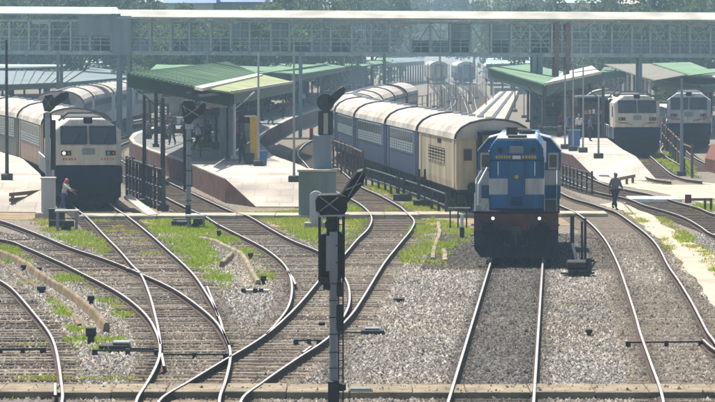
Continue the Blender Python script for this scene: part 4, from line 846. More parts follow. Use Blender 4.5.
for k in range(5): part('louvre', MB().box(-.2, .2, .70, .718, 1.86 + k * .06, 1.89 + k * .06), 'navy', bl)
for s in (-1, 1): part('nose_rail', MB().tube([(s * .62, .74, 2.86), (s * .62, .66, 2.9), (s * .62, .66, 3.28), (s * .62, .74, 3.32)], .018), 'white_paint', bl)
part('front_rail', MB().tube([(-1.36, -.02, 2.1), (-.95, -.02, 2.1), (-.95, -.02, 1.69)], .013), 'galvanised', bl); part('front_rail', MB().tube([(1.36, -.02, 2.1), (.95, -.02, 2.1), (.95, -.02, 1.69)], .013), 'galvanised', bl)
m = MB(); m.tube([(-.35, -.05, .95), (-.38, -.3, .6), (-.2, -.32, .5)], .035); m.tube([(.35, -.05, .95), (.38, -.3, .6), (.2, -.32, .5)], .035); m.box(-.16, .16, -.42, 0, .9, 1.18); m.tube([(0, -.42, 1.0), (0, -.5, .6), (.02, -.42, .45)], .04); part('coupler', m, 'dark_steel', bl)
hp = [(-.92, 1.69), (.92, 1.69), (.92, 3.78), (.70, 4.08), (-.70, 4.08), (-.92, 3.78)]
m = MB(); m.extrude_y(hp, .75, 10.4); part('hood', m, 'loco_blue', bl, .025)
m = MB(); m.extrude_y([(.70, 4.085), (.64, 4.12), (-.64, 4.12), (-.70, 4.085)], .78, 10.3); m.box(-.95, -.925, .8, 10.3, 3.62, 3.68); part('roof_sheet', m, 'galvanised', bl)  # pale metal on the blue hood stands in for sun glint
m = MB(); m.box(-.27, .27, .715, .752, 1.74, 3.34); part('nose_door', m, 'loco_blue', bl, .012)
m = MB(); m.box(-.92, .92, .738, .754, 3.36, 3.385); m.box(-.92, .92, .738, .754, 1.72, 1.75); m.box(-.905, -.885, .738, .754, 1.7, 3.66); m.box(.885, .905, .738, .754, 1.7, 3.66); part('seam', m, 'navy', bl)
for s in (-1, 1):
    m = MB(); m.box(*sorted((s * .29, s * .915)), .737, .753, 2.22, 2.76); m.box(*sorted((s * .912, s * .926)), .74, 10.3, 2.22, 2.76); part('stripe', m, 'loco_white', bl)
    for k in range(7):
        m = MB(); m.box(*sorted((s * .92, s * .935)), 1.3 + k * 1.28, 2.4 + k * 1.28, 1.78, 2.16); m.box(*sorted((s * .92, s * .935)), 1.3 + k * 1.28, 2.4 + k * 1.28, 2.82, 3.5); part('hood_door', m, 'loco_blue', bl)
m = MB(); m.box(-.24, .24, .66, .75, 3.6, 3.86); h_ = part('top_headlamp', m, 'hut_grey', bl, .04)
for s in (-1, 1): part('lens', MB().cyl((s * .11, .66, 3.73), (s * .11, .63, 3.73), .095, n=14), 'grey_steel', h_)
m = MB(); m.box(-.14, .14, .70, .752, 3.42, 3.54); part('number_plate', m, 'white_paint', bl)
m = MB(); rr = random.Random(4)
for s0_, s1_ in ((-.70, -.18), (.18, .66)):
    x = s0_
    while x < s1_: l = rr.uniform(.05, .085); m.box(x, x + l, .740, .753, 3.44, 3.54); x += l + .03
part('painted_lettering', m, 'yellow', bl)
for s in (-1, 1):
    m = MB(); m.cyl((s * .55, .75, 3.72), (s * .55, .69, 3.72), .09, n=12); part('marker_light', m, 'black_steel', bl)
part('badge', MB().cyl((0, .715, 2.82), (0, .70, 2.82), .07, n=12), 'yellow', bl)
part('roof_hatch', MB().box(-.3, .34, 1.2, 2.3, 4.13, 4.21), 'black_steel', bl, .02); part('exhaust_stack', MB().cyl((-.2, 4.4, 4.13), (-.2, 4.4, 4.42), .2, n=10), 'black_steel', bl); part('fan_housing', MB().cyl((.3, 7, 4.13), (.3, 7, 4.24), .3, n=12), 'black_steel', bl); part('roof_hatch', MB().box(-.45, .45, 8.4, 9.6, 4.13, 4.26), 'black_steel', bl, .02)
cp_ = [(-1.5, 1.69), (1.5, 1.69), (1.5, 3.42), (1.1, 3.86), (.4, 4.04), (-.4, 4.04), (-1.1, 3.86), (-1.5, 3.42)]
m = MB(); m.extrude_y(cp_, 10.4, 13.4); cb = part('cab', m, 'loco_blue', bl, .02)
m = MB(); m.extrude_y([(1.54, 3.42), (1.13, 3.90), (.41, 4.09), (-.41, 4.09), (-1.13, 3.90), (-1.54, 3.42), (-1.50, 3.40), (-1.1, 3.86), (-.4, 4.04), (.4, 4.04), (1.1, 3.86), (1.50, 3.40)], 10.3, 13.5); part('cab_roof', m, 'galvanised', bl)
for s in (-1, 1):
    m = MB(); m.box(*sorted((s * 1.04, s * 1.42)), 10.36, 10.40, 2.76, 3.36); wf = part('cab_window', m, 'cream', bl); part('pane', MB().box(*sorted((s * 1.10, s * 1.36)), 10.345, 10.362, 2.84, 3.28), 'glass_grey', wf)
    m = MB(); m.box(*sorted((s * .93, s * 1.50)), 10.385, 10.402, 2.18, 2.72); m.box(*sorted((s * 1.495, s * 1.508)), 10.39, 13.4, 2.18, 2.72); part('stripe', m, 'loco_white', bl)
    m = MB(); m.box(*sorted((s * 1.498, s * 1.515)), 11.0, 12.6, 2.8, 3.36); part('side_window', m, 'window_dark', bl)
m = MB(); m.box(.93, 1.0, 1.0, 1.1, 3.3, 4.0); m.box(.86, .98, .76, .82, 3.5, 4.02); part('exhaust_pipe', m, 'white_paint', bl)
m = MB(); m.extrude_y([(x * .98, z - .02 if z > 3 else z) for x, z in hp], 13.4, 16.4); part('short_hood', m, 'loco_blue', bl, .02)
part('grab_pipe', MB().tube([(-1.3, .9, 1.69), (-1.3, .9, 2.55), (-1.0, 1.4, 3.1)], .035), 'white_paint', bl); part('grab_pipe', MB().tube([(-1.38, .1, 1.69), (-1.38, .1, 2.3)], .03), 'white_paint', bl); part('end_plate', MB().box(-1.34, -1.16, .3, .34, 1.69, 1.88), 'galvanised', bl)

# ================================================================== SIGNALS, POSTS, FENCES
class At:                                     # pixel measuring at one distance, local to a base point
    def __init__(s, px, Y): s.Y = Y; s.s = sc(Y); s.X0 = (px - CX) / s.s; s.px = px
    def x(s, px): return (px - s.px) / s.s
    def z(s, py): return CAMZ - (py - HOR) / s.s
    def base(s, z=0): return (s.X0, s.Y, z)
    def plate(s, pts, y0, y1, mb=None):
        mb = mb or MB(); P = [(s.x(a), s.z(b)) for a, b in pts]
        ar = sum(P[i][0] * P[(i + 1) % len(P)][1] - P[(i + 1) % len(P)][0] * P[i][1] for i in range(len(P)))
        if ar < 0: P.reverse()
        return mb.extrude_y(P, y0, y1)
    def box(s, x0, x1, y0, y1, pt, pb, mb=None): return (mb or MB()).box(s.x(x0), s.x(x1), y0, y1, s.z(pb), s.z(pt))
def cross(A, pts, y, w_, par):
    m = MB(); (a, b, c, d) = pts
    m.bar((A.x(a), y, A.z(b)), (A.x(c), y, A.z(d)), w_, .02); m.bar((A.x(a), y - .025, A.z(d)), (A.x(c), y - .025, A.z(b)), w_, .02); part('cross_brace', m, 'grey_steel', par)
A = At(333.5, 77.2)
sg = thing('railway_signal', 'nearest black junction signal on a tall grey post in the centre, seen from behind', 'signal', A.base())
m = MB(); m.cyl((0, 0, A.z(384)), (0, 0, A.z(232)), .085, n=14); part('post', m, 'grey_steel', sg, smooth=False)
for py in (245, 262, 283, 300, 317, 334, 352, 368): part('band', MB().cyl((0, 0, A.z(py + 1)), (0, 0, A.z(py)), .10, n=14), 'dark_steel', sg)
m = A.box(328, 339, -.2, .2, 381, 408); part('base_box', m, 'black_steel', sg, .02)
part('junction_box', A.box(338, 346, -.12, .12, 384, 391), 'black_steel', sg, .02)
m = MB()
for px in (338.5, 343): m.bar((A.x(px), .22, A.z(404)), (A.x(px), .22, A.z(218)), .03)
for k in range(24): m.bar((A.x(338.5), .22, A.z(400 - k * 7.6)), (A.x(343), .22, A.z(400 - k * 7.6)), .02)
part('ladder', m, 'black_steel', sg)
for (a, b, c, d) in ((337, 343.5, 283, 297), (336.5, 342.5, 305, 331), (318.5, 325, 322, 326)): part('cable_box', A.box(a, b, -.07, .16, c, d), 'black_steel', sg, .02)
m = A.plate([(319, 237), (322, 233), (341, 233), (344.5, 237), (344.5, 273), (341, 277.5), (321, 277.5), (318, 273)], .12, .42); hd = part('signal_head', m, 'black_steel', sg, .03)
part('head_strip', A.box(326, 335.5, -.10, .12, 236, 271), 'grey_steel', hd)
m = A.box(320, 341, -.02, .35, 277, 285); m = A.box(323, 339, -.05, .3, 285, 290, m); part('bracket', m, 'black_steel', sg, .01)
m = MB(); m.cyl((A.x(332), .15, A.z(233)), (A.x(332), .15, A.z(214)), .12, n=12); m.box(A.x(325), A.x(339), .0, .3, A.z(228), A.z(222)); part('lamp_stack', m, 'black_steel', sg)
m = MB()
for px in (319.5, 343.5): m.bar((A.x(px), .1, A.z(282)), (A.x(px), .1, A.z(214)), .055)
part('frame_side', m, 'black_steel', sg)
m = MB(); m.bar((A.x(317), -.02, A.z(212)), (A.x(320.5), -.02, A.z(217)), .05); m.bar((A.x(319), -.02, A.z(216)), (A.x(345), -.02, A.z(215.4)), .035); part('frame_rail', m, 'galvanised', sg)
m = A.plate([(315, 199), (319, 194), (338, 193.5), (347, 196), (347.5, 210), (343, 216.5), (322, 216.5), (316, 213)], .0, .3); th = part('route_head', m, 'black_steel', sg, .03)
cross(A, (320, 197, 338.5, 211), -.03, .045, th)
m = A.plate([(339, 194), (343, 190), (351, 178), (357, 170.5), (364.5, 168.2), (365, 178), (361, 187), (352, 197.5), (347, 204), (341, 203)], .06, .34); ar = part('route_arm', m, 'black_steel', sg, .04)
m = MB(); m.bar((A.x(346), .03, A.z(190)), (A.x(361), .03, A.z(183)), .03, .02); m.bar((A.x(348), .03, A.z(197)), (A.x(363), .03, A.z(172)), .025, .02); part('arm_brace', m, 'grey_steel', ar)

A = At(188.5, 155.5)
sg = thing('railway_signal', 'slim grey signal post with crossed bars on its head left of the island platform ramp', 'signal', A.base())
m = MB(); m.cyl((0, 0, A.z(225)), (0, 0, A.z(125)), .10, n=12); part('post', m, 'grey_steel', sg)
part('base_post', A.box(185.5, 190.5, -.12, .12, 205, 226), 'black_steel', sg)
m = A.plate([(181, 104), (184, 100), (192, 100), (195, 104), (195, 119), (190, 124), (184, 122)], .1, .35); h_ = part('signal_head', m, 'black_steel', sg, .02)
m = A.box(183, 186, .15, .3, 124, 190); part('ladder', m, 'black_steel', sg); m = A.box(185, 193, -.1, .15, 124, 129); part('bracket', m, 'galvanised', sg)
m = A.plate([(193, 110), (203, 102), (206, 104), (205, 112), (196, 119)], .12, .3); part('route_arm', m, 'black_steel', sg, .02)
m = MB(); m.bar((A.x(183), .06, A.z(106)), (A.x(199), .06, A.z(116)), .06, .03); m.bar((A.x(184), .03, A.z(117)), (A.x(199), .03, A.z(107)), .06, .03); m.bar((A.x(183), .0, A.z(105)), (A.x(186), .0, A.z(112)), .05, .03); part('cross_brace', m, 'galvanised', h_)
for py in (140, 155, 170, 185, 200): part('band', MB().cyl((0, 0, A.z(py + 1)), (0, 0, A.z(py)), .13, n=12), 'dark_steel', sg)

A = At(47.5, 164.5)
sg = thing('railway_signal', 'black signal with a wide tilted arm beside the left locomotive cab', 'signal', A.base())
m = MB(); m.cyl((0, 0, A.z(220)), (0, 0, A.z(112)), .10, n=12); part('post', m, 'grey_steel', sg)
m = A.plate([(42, 102), (45, 95), (51, 94), (55, 99), (55, 107), (50, 112), (44, 111)], .1, .4); h_ = part('signal_head', m, 'black_steel', sg, .02); cross(A, (44, 97, 52, 109), .07, .04, h_)
m = A.plate([(52, 99), (61, 92), (66, 91), (69, 94), (68, 98), (56, 106), (53, 107)], .12, .36); part('route_arm', m, 'black_steel', sg, .03)
m = A.plate([(43, 113), (51, 113), (52, 138), (43, 138)], .15, .4); m = A.box(50, 55, .2, .4, 120, 170, m); part('lower_head', m, 'black_steel', sg, .02); part('head_strip', A.box(45, 50, -.12, .1, 118, 160), 'galvanised', sg)

A = At(317, 163.0)
ht = thing('relay_hut', 'weathered green grey concrete relay hut behind the nearest signal', 'hut', A.base())
m = A.box(298.5, 336, 0, 1.5, 172, 219); part('wall', m, 'hut_green', ht, .03); part('roof', A.box(297, 337.5, -.07, 1.57, 169.5, 172), 'concrete', ht, .02)
part('hut_door', A.box(303, 312, -.03, 0, 182, 216), 'hut_green', ht, .01); part('plinth', A.box(296, 338, -.2, 1.6, 215, 220), 'concrete', ht)
A2 = At(322, 163.7)
sg = thing('railway_signal', 'grey box signal standing on the relay hut with a black round head', 'signal', (A2.X0, A2.Y, A2.z(169.5)))
zb = A2.z(169.5); 
def sh(m): m.v = [(x, y, z - zb) for x, y, z in m.v]; return m
m = sh(A2.box(312.5, 331.5, .1, .85, 135, 169.5)); part('cabinet', m, 'hut_grey', sg, .04)
m = sh(A2.box(318, 333, .2, .6, 111, 135)); part('signal_head', m, 'black_steel', sg, .03); part('head_strip', sh(A2.box(323.5, 328, .12, .2, 113, 134)), 'galvanised', sg)
m = MB(); m.cyl((A2.x(325.5), .5, A2.z(102.5) - zb), (A2.x(325.5), .25, A2.z(102.5) - zb), .38, n=16); m.box(A2.x(322), A2.x(330), .3, .45, A2.z(112) - zb, A2.z(106) - zb); part('route_head', m, 'black_steel', sg)
m = sh(A2.plate([(327, 99), (336, 90), (343, 86), (346, 89), (344, 94), (333, 105), (329, 106)], .25, .5)); part('route_arm', m, 'black_steel', sg, .03)
part('cable_bracket', sh(A2.box(309.5, 313, .2, .5, 128, 140)), 'rust_steel', sg)

def round_top_post(px, pyb, w_, h, label, mname):
    p = W(px, pyb, GZ); o = thing('marker_post', label, 'post', p); m = MB()
    pr = [(-w_ / 2, 0), (w_ / 2, 0), (w_ / 2, h * .86)] + [(w_ / 2 * math.cos(a), h * .86 + h * .14 * math.sin(a)) for a in [PI * k / 8 for k in range(1, 8)]] + [(-w_ / 2, h * .86)]
    m.extrude_y(pr, -.12, .12); part('stone', m, mname, o, .015); m = MB(); m.box(-w_ * .9, w_ * .9, -.25, .25, -.1, .28); part('footing', m, 'concrete', o, .03); return o
round_top_post(316, 229, .52, 1.55, 'light grey round topped stone in front of the green relay hut', 'post_white')
p = W(48.5, 219, GZ); o = thing('relay_cabinet', 'whitish square concrete post beside the left locomotive nose', 'cabinet', p)
part('body', MB().box(-.29, .29, -.25, .25, 0, 1.72), 'post_white', o, .02); part('cap', MB().box(-.33, .33, -.29, .29, 1.72, 1.80), 'post_white', o, .015); part('footing', MB().box(-.55, .55, -.4, .4, -.1, .3), 'concrete', o, .04)

def lamp_post(px, pyb, pyt, zb_, label, r=.07, arm=None, m_='galvanised', name='lamp_post', cat='pole', group=None):
    b = W(px, pyb, zb_); o = thing(name, label, cat, b, group=group); h = CAMZ - (pyt - HOR) / sc(b.y) - zb_
    part('shaft', MB().cyl((0, 0, .3), (0, 0, h), r, r * .65, n=10), m_, o); part('base_block', MB().box(-.26, .26, -.26, .26, 0, .3), 'dark_steel', o, .03)
    if arm: part('lamp_arm', MB().tube([(0, 0, h - .05), (arm * .5, 0, h + .15), (arm, 0, h + .12)], .03).box(arm - .1, arm + .32, -.1, .1, h + .04, h + .13), m_, o)
    return o
lamp_post(7, 180, 40, .96, 'dark slender pole at the left end of the left platform', .09, m_='dark_steel')
lamp_post(258.5, 166, 52, .96, 'thin grey pole right behind the yellow board on the island platform', .07)
lamp_post(294, 182, 42, .96, 'thin grey pole near the end of the island platform ramp', .06)
lamp_post(565, 149, 70, .96, 'leftmost slim pole on the right platform', .06); lamp_post(573, 151, 66, .96, 'second slim pole from the left on the right platform, next to the blue cabinet', .06); lamp_post(583, 152.5, 62, .96, 'third slim pole from the left on the right platform', .06); lamp_post(598.5, 158.5, 96, .96, 'shorter pole standing nearest the ramp of the right platform', .06)
lamp_post(163, 211, 98, GZ, 'tall black post at the right end of the dark railing beside the left locomotive', .13, m_='black_steel'); lamp_post(144.5, 205, 95, GZ, 'black post rising from the middle of the dark railing beside the left locomotive', .11, m_='black_steel')
lamp_post(681.5, 176, 78, GZ, 'grey signal pole between the two right hand locomotives', .10, m_='hut_grey')

def fence(label, pts, heights, n, rails_, post_r, m_, cat='fence', extra=None, name='fence'):
    """pts: base pixels on the ground; posts and rails are separate parts"""
    B = [W(x, y, GZ).to_2d() for x, y in pts]; P = resample(B, max(.2, sum((a - b).length for a, b in zip(B[:-1], B[1:])) / n)); o = thing(name, label, cat, (P[0].x, P[0].y, GZ)); O = P[0]
    for i, p in enumerate(P):
        hh = heights * random.uniform(.94, 1.05); mb = MB(); q = p - O; mb.box(q.x - post_r, q.x + post_r, q.y - post_r, q.y + post_r, 0, hh)
        part('post', mb, m_ if (i % 3 or not extra) else extra, o)
    for f in rails_:
        mb = MB(); mb.tube([((p - O).x, (p - O).y - post_r, heights * f) for p in P], post_r * .7, 5); part('rail', mb, m_, o)
    return o
fence('dark steel railing between the left locomotive and the island platform track', [(127, 197), (140, 202), (152, 208), (163, 212)], 1.95, 11, (.97, .55, .2), .07, 'dark_steel', extra='black_steel')
fence('tall brown post fence along the track left of the middle coaches', [(326, 168), (337, 173), (350, 179), (363, 187)], 1.9, 10, (.96,), .06, 'rust_steel')
fence('low dark railing in front of the cream coach', [(366, 186), (384, 192), (402, 199), (422, 206), (446, 216)], 1.0, 12, (.95, .45), .06, 'dark_steel')
fence('wire mesh railing below the left wall of the right platform', [(556, 184), (568, 188), (580, 192), (592, 195)], 1.15, 9, (.95, .5, .15), .05, 'dark_steel')
fence('railing with orange brown posts left of the far right locomotive', [(662, 146), (668, 154), (676, 164), (684, 174), (692, 178)], 1.9, 10, (.9, .5), .07, 'rust_steel', extra='black_steel')
fence('long rusty fence of bare posts right of the bend of the middle coaches', [(414, 119), (424, 117), (436, 112), (447, 106), (458, 99)], 2.3, 16, (.95, .6), .05, 'rust_steel', extra='galvanised')
fence('second row of bare poles further right behind the middle train', [(452, 116), (462, 110), (474, 101), (484, 94)], 2.0, 12, (.9,), .05, 'rust_steel', extra='galvanised')
for px, py, hh, lb in ((401.5, 201, 1.3, 'black double post with a foot box in the railing before the cream coach'), (422, 207, 1.75, 'black double post close to the cream coach corner')):
    p = W(px, py, GZ); o = thing('trackside_post', lb, 'post', p)
    for s in (-1, 1): part('upright', MB().box(s * .13 - .05, s * .13 + .05, -.06, .06, 0, hh), 'black_steel', o)
    part('foot_box', MB().box(-.4, .4, -.25, .25, 0, .34), 'black_steel', o, .03); part('cross_bar', MB().box(-.2, .2, -.08, -.06, hh * .7, hh * .8), 'dark_steel', o)

def bench_fence(px0, px1, pyb, h, label, m_, nr=3):
    a, b = W(px0, pyb, GZ), W(px1, pyb - 2.5, GZ); o = thing('barrier', label, 'barrier', a); d = b - a
    for t in (0.02, .55, .98): part('post', MB().box(d.x * t - .07, d.x * t + .07, d.y * t - .07, d.y * t + .07, 0, h), m_, o)
    for k in range(nr): part('rail', MB().bar((-.1, -.1, h * (.95 - k * .3)), (d.x + .1, d.y - .1, h * (.95 - k * .3) + .06), .05, .16), m_, o)
    return o
bench_fence(12, 42, 211.5, .8, 'low dark wooden barrier in front of the left platform ramp', 'wood')
bench_fence(619, 633, 186, .38, 'small low brown wooden barrier on the sand below the right ramp', 'wood', 1)
# dark open crate of equipment and white topped frames at the signal feet
def frame_table(px, py, w_, h, label, topm='post_white'):
    p = W(px, py, GZ); o = thing('trestle', label, 'trestle', p)
    for sx in (-1, 1):
        for sy in (-1, 1): part('leg', MB().box(sx * w_ / 2 - .04, sx * w_ / 2 + .04, sy * .25 - .04, sy * .25 + .04, 0, h - .08), 'grey_steel', o)
    part('top', MB().box(-w_ / 2 - .1, w_ / 2 + .1, -.34, .34, h - .08, h), topm, o, .01); part('motor', MB().box(-w_ * .3, w_ * .2, -.2, .2, 0, .22).cyl((-.1, -.2, .3), (.3, -.2, .3), .13), 'black_steel', o, .03); return o
frame_table(67, 231, .75, .85, 'small frame with a white top at the feet of the left whitish post'); frame_table(196, 229, .62, .58, 'small frame with a white top in the grass right of the slim signal')
p = W(57, 228, GZ); o = thing('equipment_box', 'black open steel box beside the white topped frame on the left', 'box', p)
part('case', MB().box(-.32, .32, -.25, .25, 0, .75), 'black_steel', o, .02); part('lid', MB().box(-.36, .36, -.29, .29, .75, .80), 'dark_steel', o, .01); part('shelf', MB().box(-.34, .34, -.28, -.25, .3, .36), 'grey_steel', o)
p = W(182, 228, GZ); o = thing('equipment_box', 'low dark equipment box at the foot of the slim signal in the grass', 'box', p)
part('case', MB().box(-.42, .36, -.25, .25, 0, .32), 'black_steel', o, .03); part('lid', MB().box(-.36, .3, -.2, .2, .32, .38), 'dark_steel', o, .01); part('gear', MB().cyl((-.2, -.26, .2), (.2, -.26, .2), .12), 'dark_steel', o)
def marker(px, py, w_, h, label, m_='black_steel'):
    p = W(px, py, GZ); o = thing('track_marker', label, 'marker', p); part('stake', MB().box(-w_ * .3, w_ * .3, -w_ * .3, w_ * .3, 0, h * .6), m_, o); part('head', MB().box(-w_ / 2, w_ / 2, -w_ * .4, w_ * .4, h * .45, h), m_, o, .02); return o
for px, py, w_, h, lb in ((25.5, 271, .30, .22, 'larger of two small black markers above the ditch at the far left'), (38.5, 273, .22, .20, 'smaller of two small black markers above the ditch at the far left'), (41.5, 294, .26, .24, 'dark marker on the ditch edge below the pair of markers'), (91, 305, .2, .28, 'dark marker between the ditch and the inner left rail'), (91, 344, .26, .42, 'black upright marker in the bright grass at the lower left'),
                          (219, 239, .16, .34, 'black stake in the grass right of the slim signal'), (250.5, 260, .18, .26, 'upper black stake beside the drain'), (263.5, 285, .18, .30, 'lower black stake beside the drain'), (589, 336.5, .17, .19, 'lone small black block on the ballast right of the blue locomotive track'), (399, 302, .3, .12, 'dark lump on the ballast in the middle')):
    marker(px, py, w_, h, lb)
p = W(118, 352, GZ); o = thing('point_machine', 'flat black point machine with a grey lid in the lower left grass', 'point machine', p)
part('case', MB().box(-.45, .3, -.3, .3, 0, .2), 'black_steel', o, .03); part('lid', MB().box(-.12, .3, -.26, .26, .2, .27), 'grey_steel', o, .02); part('throw_bar', MB().box(.3, 1.0, -.05, .05, .04, .1), 'black_steel', o)
p = W(371, 335, GZ); o = thing('point_machine', 'flat dark point machine with a pale lid on the ballast right of the nearest signal', 'point machine', p)
part('case', MB().box(-.26, .34, -.22, .22, 0, .14), 'black_steel', o, .02); part('lid', MB().box(-.16, .22, -.18, .18, .14, .2), 'grey_steel', o, .02); part('throw_bar', MB().box(-.7, -.26, -.04, .04, .02, .08), 'black_steel', o)
p = W(353, 399, GZ); o = thing('point_machine', 'dark box at the bottom edge right of the nearest signal foot', 'point machine', p)
part('case', MB().box(-.1, .42, -.2, .2, 0, .2), 'dark_steel', o, .02); part('lid', MB().box(-.06, .38, -.17, .17, .2, .24), 'hut_green', o, .02)
p = W(579, 277, GZ); o = thing('point_machine', 'greasy black point machine with two dark posts right of the blue locomotive', 'point machine', p); As = At(579, p.y)
for (a, b, c) in ((571, 575, 216), (581.8, 584, 222), (585, 587.4, 219)): part('post', MB().box(As.x(a), As.x(b), .5, .62, 0, As.z(c) - GZ), 'black_steel', o)
part('case', MB().box(-.35, .35, -.3, .2, 0, .26), 'black_steel', o, .04); part('motor', MB().cyl((-.4, -.1, .4), (.25, -.1, .4), .16, n=12).box(-.1, .4, -.1, .3, .2, .55), 'black_steel', o, .03)
for k in range(5): part('rod', MB().bar((-.5 + .12 * k, -.3 - .05 * k, .08 + .03 * k), (.35 + .05 * k, .25, .12 + .1 * (k % 3)), .04), 'black_steel', o)
part('crank', MB().cyl((.32, -.2, .1), (.32, -.2, .62), .08).box(.2, .48, -.24, -.16, .5, .58), 'black_steel', o)
part('lever', MB().bar((As.x(573), .3, As.z(244) - GZ), (As.x(578), -.05, .35), .07), 'grey_steel', o); part('rods', MB().bar((-.6, 0, .12), (.5, .1, .12), .05).bar((.3, -.25, .2), (.55, .2, .5), .05), 'dark_steel', o)
p = W(255.5, 293.5, GZ); o = thing('fouling_beam', 'whitish concrete beam with three dark clamps lying on the ballast', 'beam', p)
part('beam', MB().box(-.42, .42, -.14, .14, 0, .12), 'post_white', o, .015)
for x in (-.36, .0, .17): part('clamp', MB().box(x - .07, x + .07, -.16, -.10, .02, .16), 'black_steel', o)
p = W(705, 211, GZ); o = thing('barrier', 'small purplish lever stand with a dark square plate at the right edge', 'barrier', p)
part('leg', MB().box(-.05, .05, -.05, .05, 0, .55), 'dark_steel', o); part('leg', MB().box(.22, .32, -.05, .05, 0, .55), 'dark_steel', o); part('bar', MB().box(-.75, .34, -.04, .04, .46, .58), 'cloth_grey', o); part('plate', MB().box(-.9, -.62, -.06, .06, .36, .74), 'cloth_maroon', o)
p = W(462, 239, GZ); o = thing('marker_post', 'white topped black stake in the grass left of the blue locomotive', 'post', p)
part('stake', MB().cyl((0, 0, 0), (0, 0, .45), .09), 'black_steel', o); part('top', MB().cyl((0, 0, .45), (0, 0, .95), .06), 'white_paint', o)
p = W(458, 228, GZ); o = thing('trestle', 'thin dark frame standing left of the blue locomotive buffer', 'trestle', p)
for x in (-.32, 0, .35): part('leg', MB().box(x - .03, x + .03, -.03, .03, 0, .78), 'dark_steel', o)
part('top', MB().box(-.4, .5, -.12, .12, .78, .84), 'hut_green', o)
for k, (px, py, pt) in enumerate(((428, 112, 63), (434, 108, 66), (441, 107, 61), (449, 103, 64), (456, 101, 66), (463, 98, 63), (470, 104, 62), (477, 99, 66), (486, 110, 70), (493, 103, 64), (401, 99, 63), (410, 96, 66), (515, 112, 72), (524, 118, 70), (606, 120, 74), (645, 112, 80))):
    lamp_post(px, py, pt, GZ, 'bare far yard pole in the haze, %s' % ('first right of the bend of the middle coaches', 'second right of the bend', 'third right of the bend', 'fourth right of the bend', 'fifth right of the bend', 'sixth right of the bend', 'nearer the loading bank foot', 'at the left side of the loading bank', 'on the loading bank near end', 'on the loading bank far end', 'just behind the tail coach roof', 'second behind the tail coach roof', 'below the green butterfly wing tip', 'beside the far narrow kiosk', 'left of the whitish column row', 'between the two right locomotives roofs')[k], .07, m_=('rust_steel', 'galvanised')[k % 2], name='yard_pole', group='bare poles in the far yard')
# ramp of pale boards beside the dark railing
o = thing('inspection_ramp', 'small pale boarded ramp between the left locomotive and the dark railing', 'ramp', W(140, 206, GZ)); q = [W(x, y, z) - W(140, 206, GZ) for x, y, z in ((124, 196, .45), (130, 194, .45), (158, 214, .0), (148, 215, .0))]
part('board', MB().slab([tuple(v) for v in q], 0, thick=.12), 'concrete', o); part('support', MB().box(-2.0, -1.9, 3, 3.2, -.05, .5).box(-.3, -.2, 0.3, .5, -.05, .2), 'dark_steel', o)

# ================================================================== PLATFORM FURNITURE
p = W(254, 163, .96); o = thing('information_board', 'tall yellow board on the island platform', 'board', p)
part('panel', MB().box(-.22, .22, -.06, .06, .15, 2.45), 'yellow', o, .02); part('leg', MB().box(-.2, -.14, -.04, .04, 0, .15), 'dark_steel', o); part('leg', MB().box(.14, .2, -.04, .04, 0, .15), 'dark_steel', o)
part('cap', MB().box(-.5, .1, -.1, .1, 2.45, 2.53), 'post_white', o)
p = W(263, 165.5, .96); o = thing('litter_bin', 'blue litter bin right of the yellow board', 'bin', p)
part('tub', MB().cyl((0, 0, 0), (0, 0, .72), .19, .25, n=12), 'plastic_blue', o); part('rim', MB().cyl((0, 0, .72), (0, 0, .77), .27, .27, n=12), 'plastic_blue', o)
p = W(250, 164, .96); o = thing('crate', 'dark green crate left of the yellow board', 'crate', p)
part('box', MB().box(-.24, .24, -.2, .2, 0, .55), 'fascia_green', o, .02); part('lid', MB().box(-.26, .26, -.22, .22, .55, .6), 'dark_steel', o)
p = W(574, 149, .96); o = thing('cabinet', 'small blue cabinet among the poles on the right platform', 'cabinet', p)
part('body', MB().box(-.35, .35, -.25, .25, .2, 1.1), 'plastic_blue', o, .02); part('plinth', MB().box(-.32, .32, -.22, .22, 0, .2), 'concrete', o); part('hood', MB().box(-.4, .4, -.3, .3, 1.1, 1.16), 'coach_pale', o)
def stall(px, py, w_, d, h, label, mw, mr):
    p = W(px, py, .96); o = thing('stall', label, 'stall', p)
    part('wall', MB().box(-w_ / 2, w_ / 2, 0, d, 0, h), mw, o, .02); part('counter', MB().box(-w_ * .4, w_ * .4, -.3, 0, .95, 1.03), 'wood', o); part('roof', MB().box(-w_ / 2 - .25, w_ / 2 + .25, -.5, d + .2, h, h + .12), mr, o)
    part('opening', MB().box(-w_ * .38, w_ * .38, -.02, 0, 1.1, h - .3), 'window_dark', o); part('shelf', MB().box(-w_ * .38, w_ * .38, -.06, -.02, 1.6, 1.65), 'grey_steel', o)
    for k in range(5): part('goods', MB().box(-w_ * .34 + k * w_ * .14, -w_ * .34 + k * w_ * .14 + w_ * .09, -.055, -.02, 1.65, 1.65 + .18 + .05 * (k % 3)), ('cloth_pink', 'yellow', 'white_paint', 'plastic_blue', 'orange')[k], o)
    return o
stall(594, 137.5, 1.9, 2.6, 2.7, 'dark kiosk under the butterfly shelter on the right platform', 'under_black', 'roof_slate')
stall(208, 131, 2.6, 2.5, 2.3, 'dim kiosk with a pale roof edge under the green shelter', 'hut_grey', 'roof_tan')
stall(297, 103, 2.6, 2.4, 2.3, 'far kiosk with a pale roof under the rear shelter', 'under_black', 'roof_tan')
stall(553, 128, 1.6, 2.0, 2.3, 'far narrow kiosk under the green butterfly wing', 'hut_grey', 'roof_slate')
def bench(px, py, label):
    p = W(px, py, .96); o = thing('bench', label, 'bench', p)
    for x in (-.7, .7): part('leg', MB().box(x - .04, x + .04, -.2, .2, 0, .42), 'dark_steel', o)
    for k in range(4): part('slat', MB().box(-.85, .85, -.2 + k * .11, -.12 + k * .11, .42, .45), 'wood', o)
    part('backrest', MB().box(-.85, .85, .24, .28, .55, .85), 'wood', o)
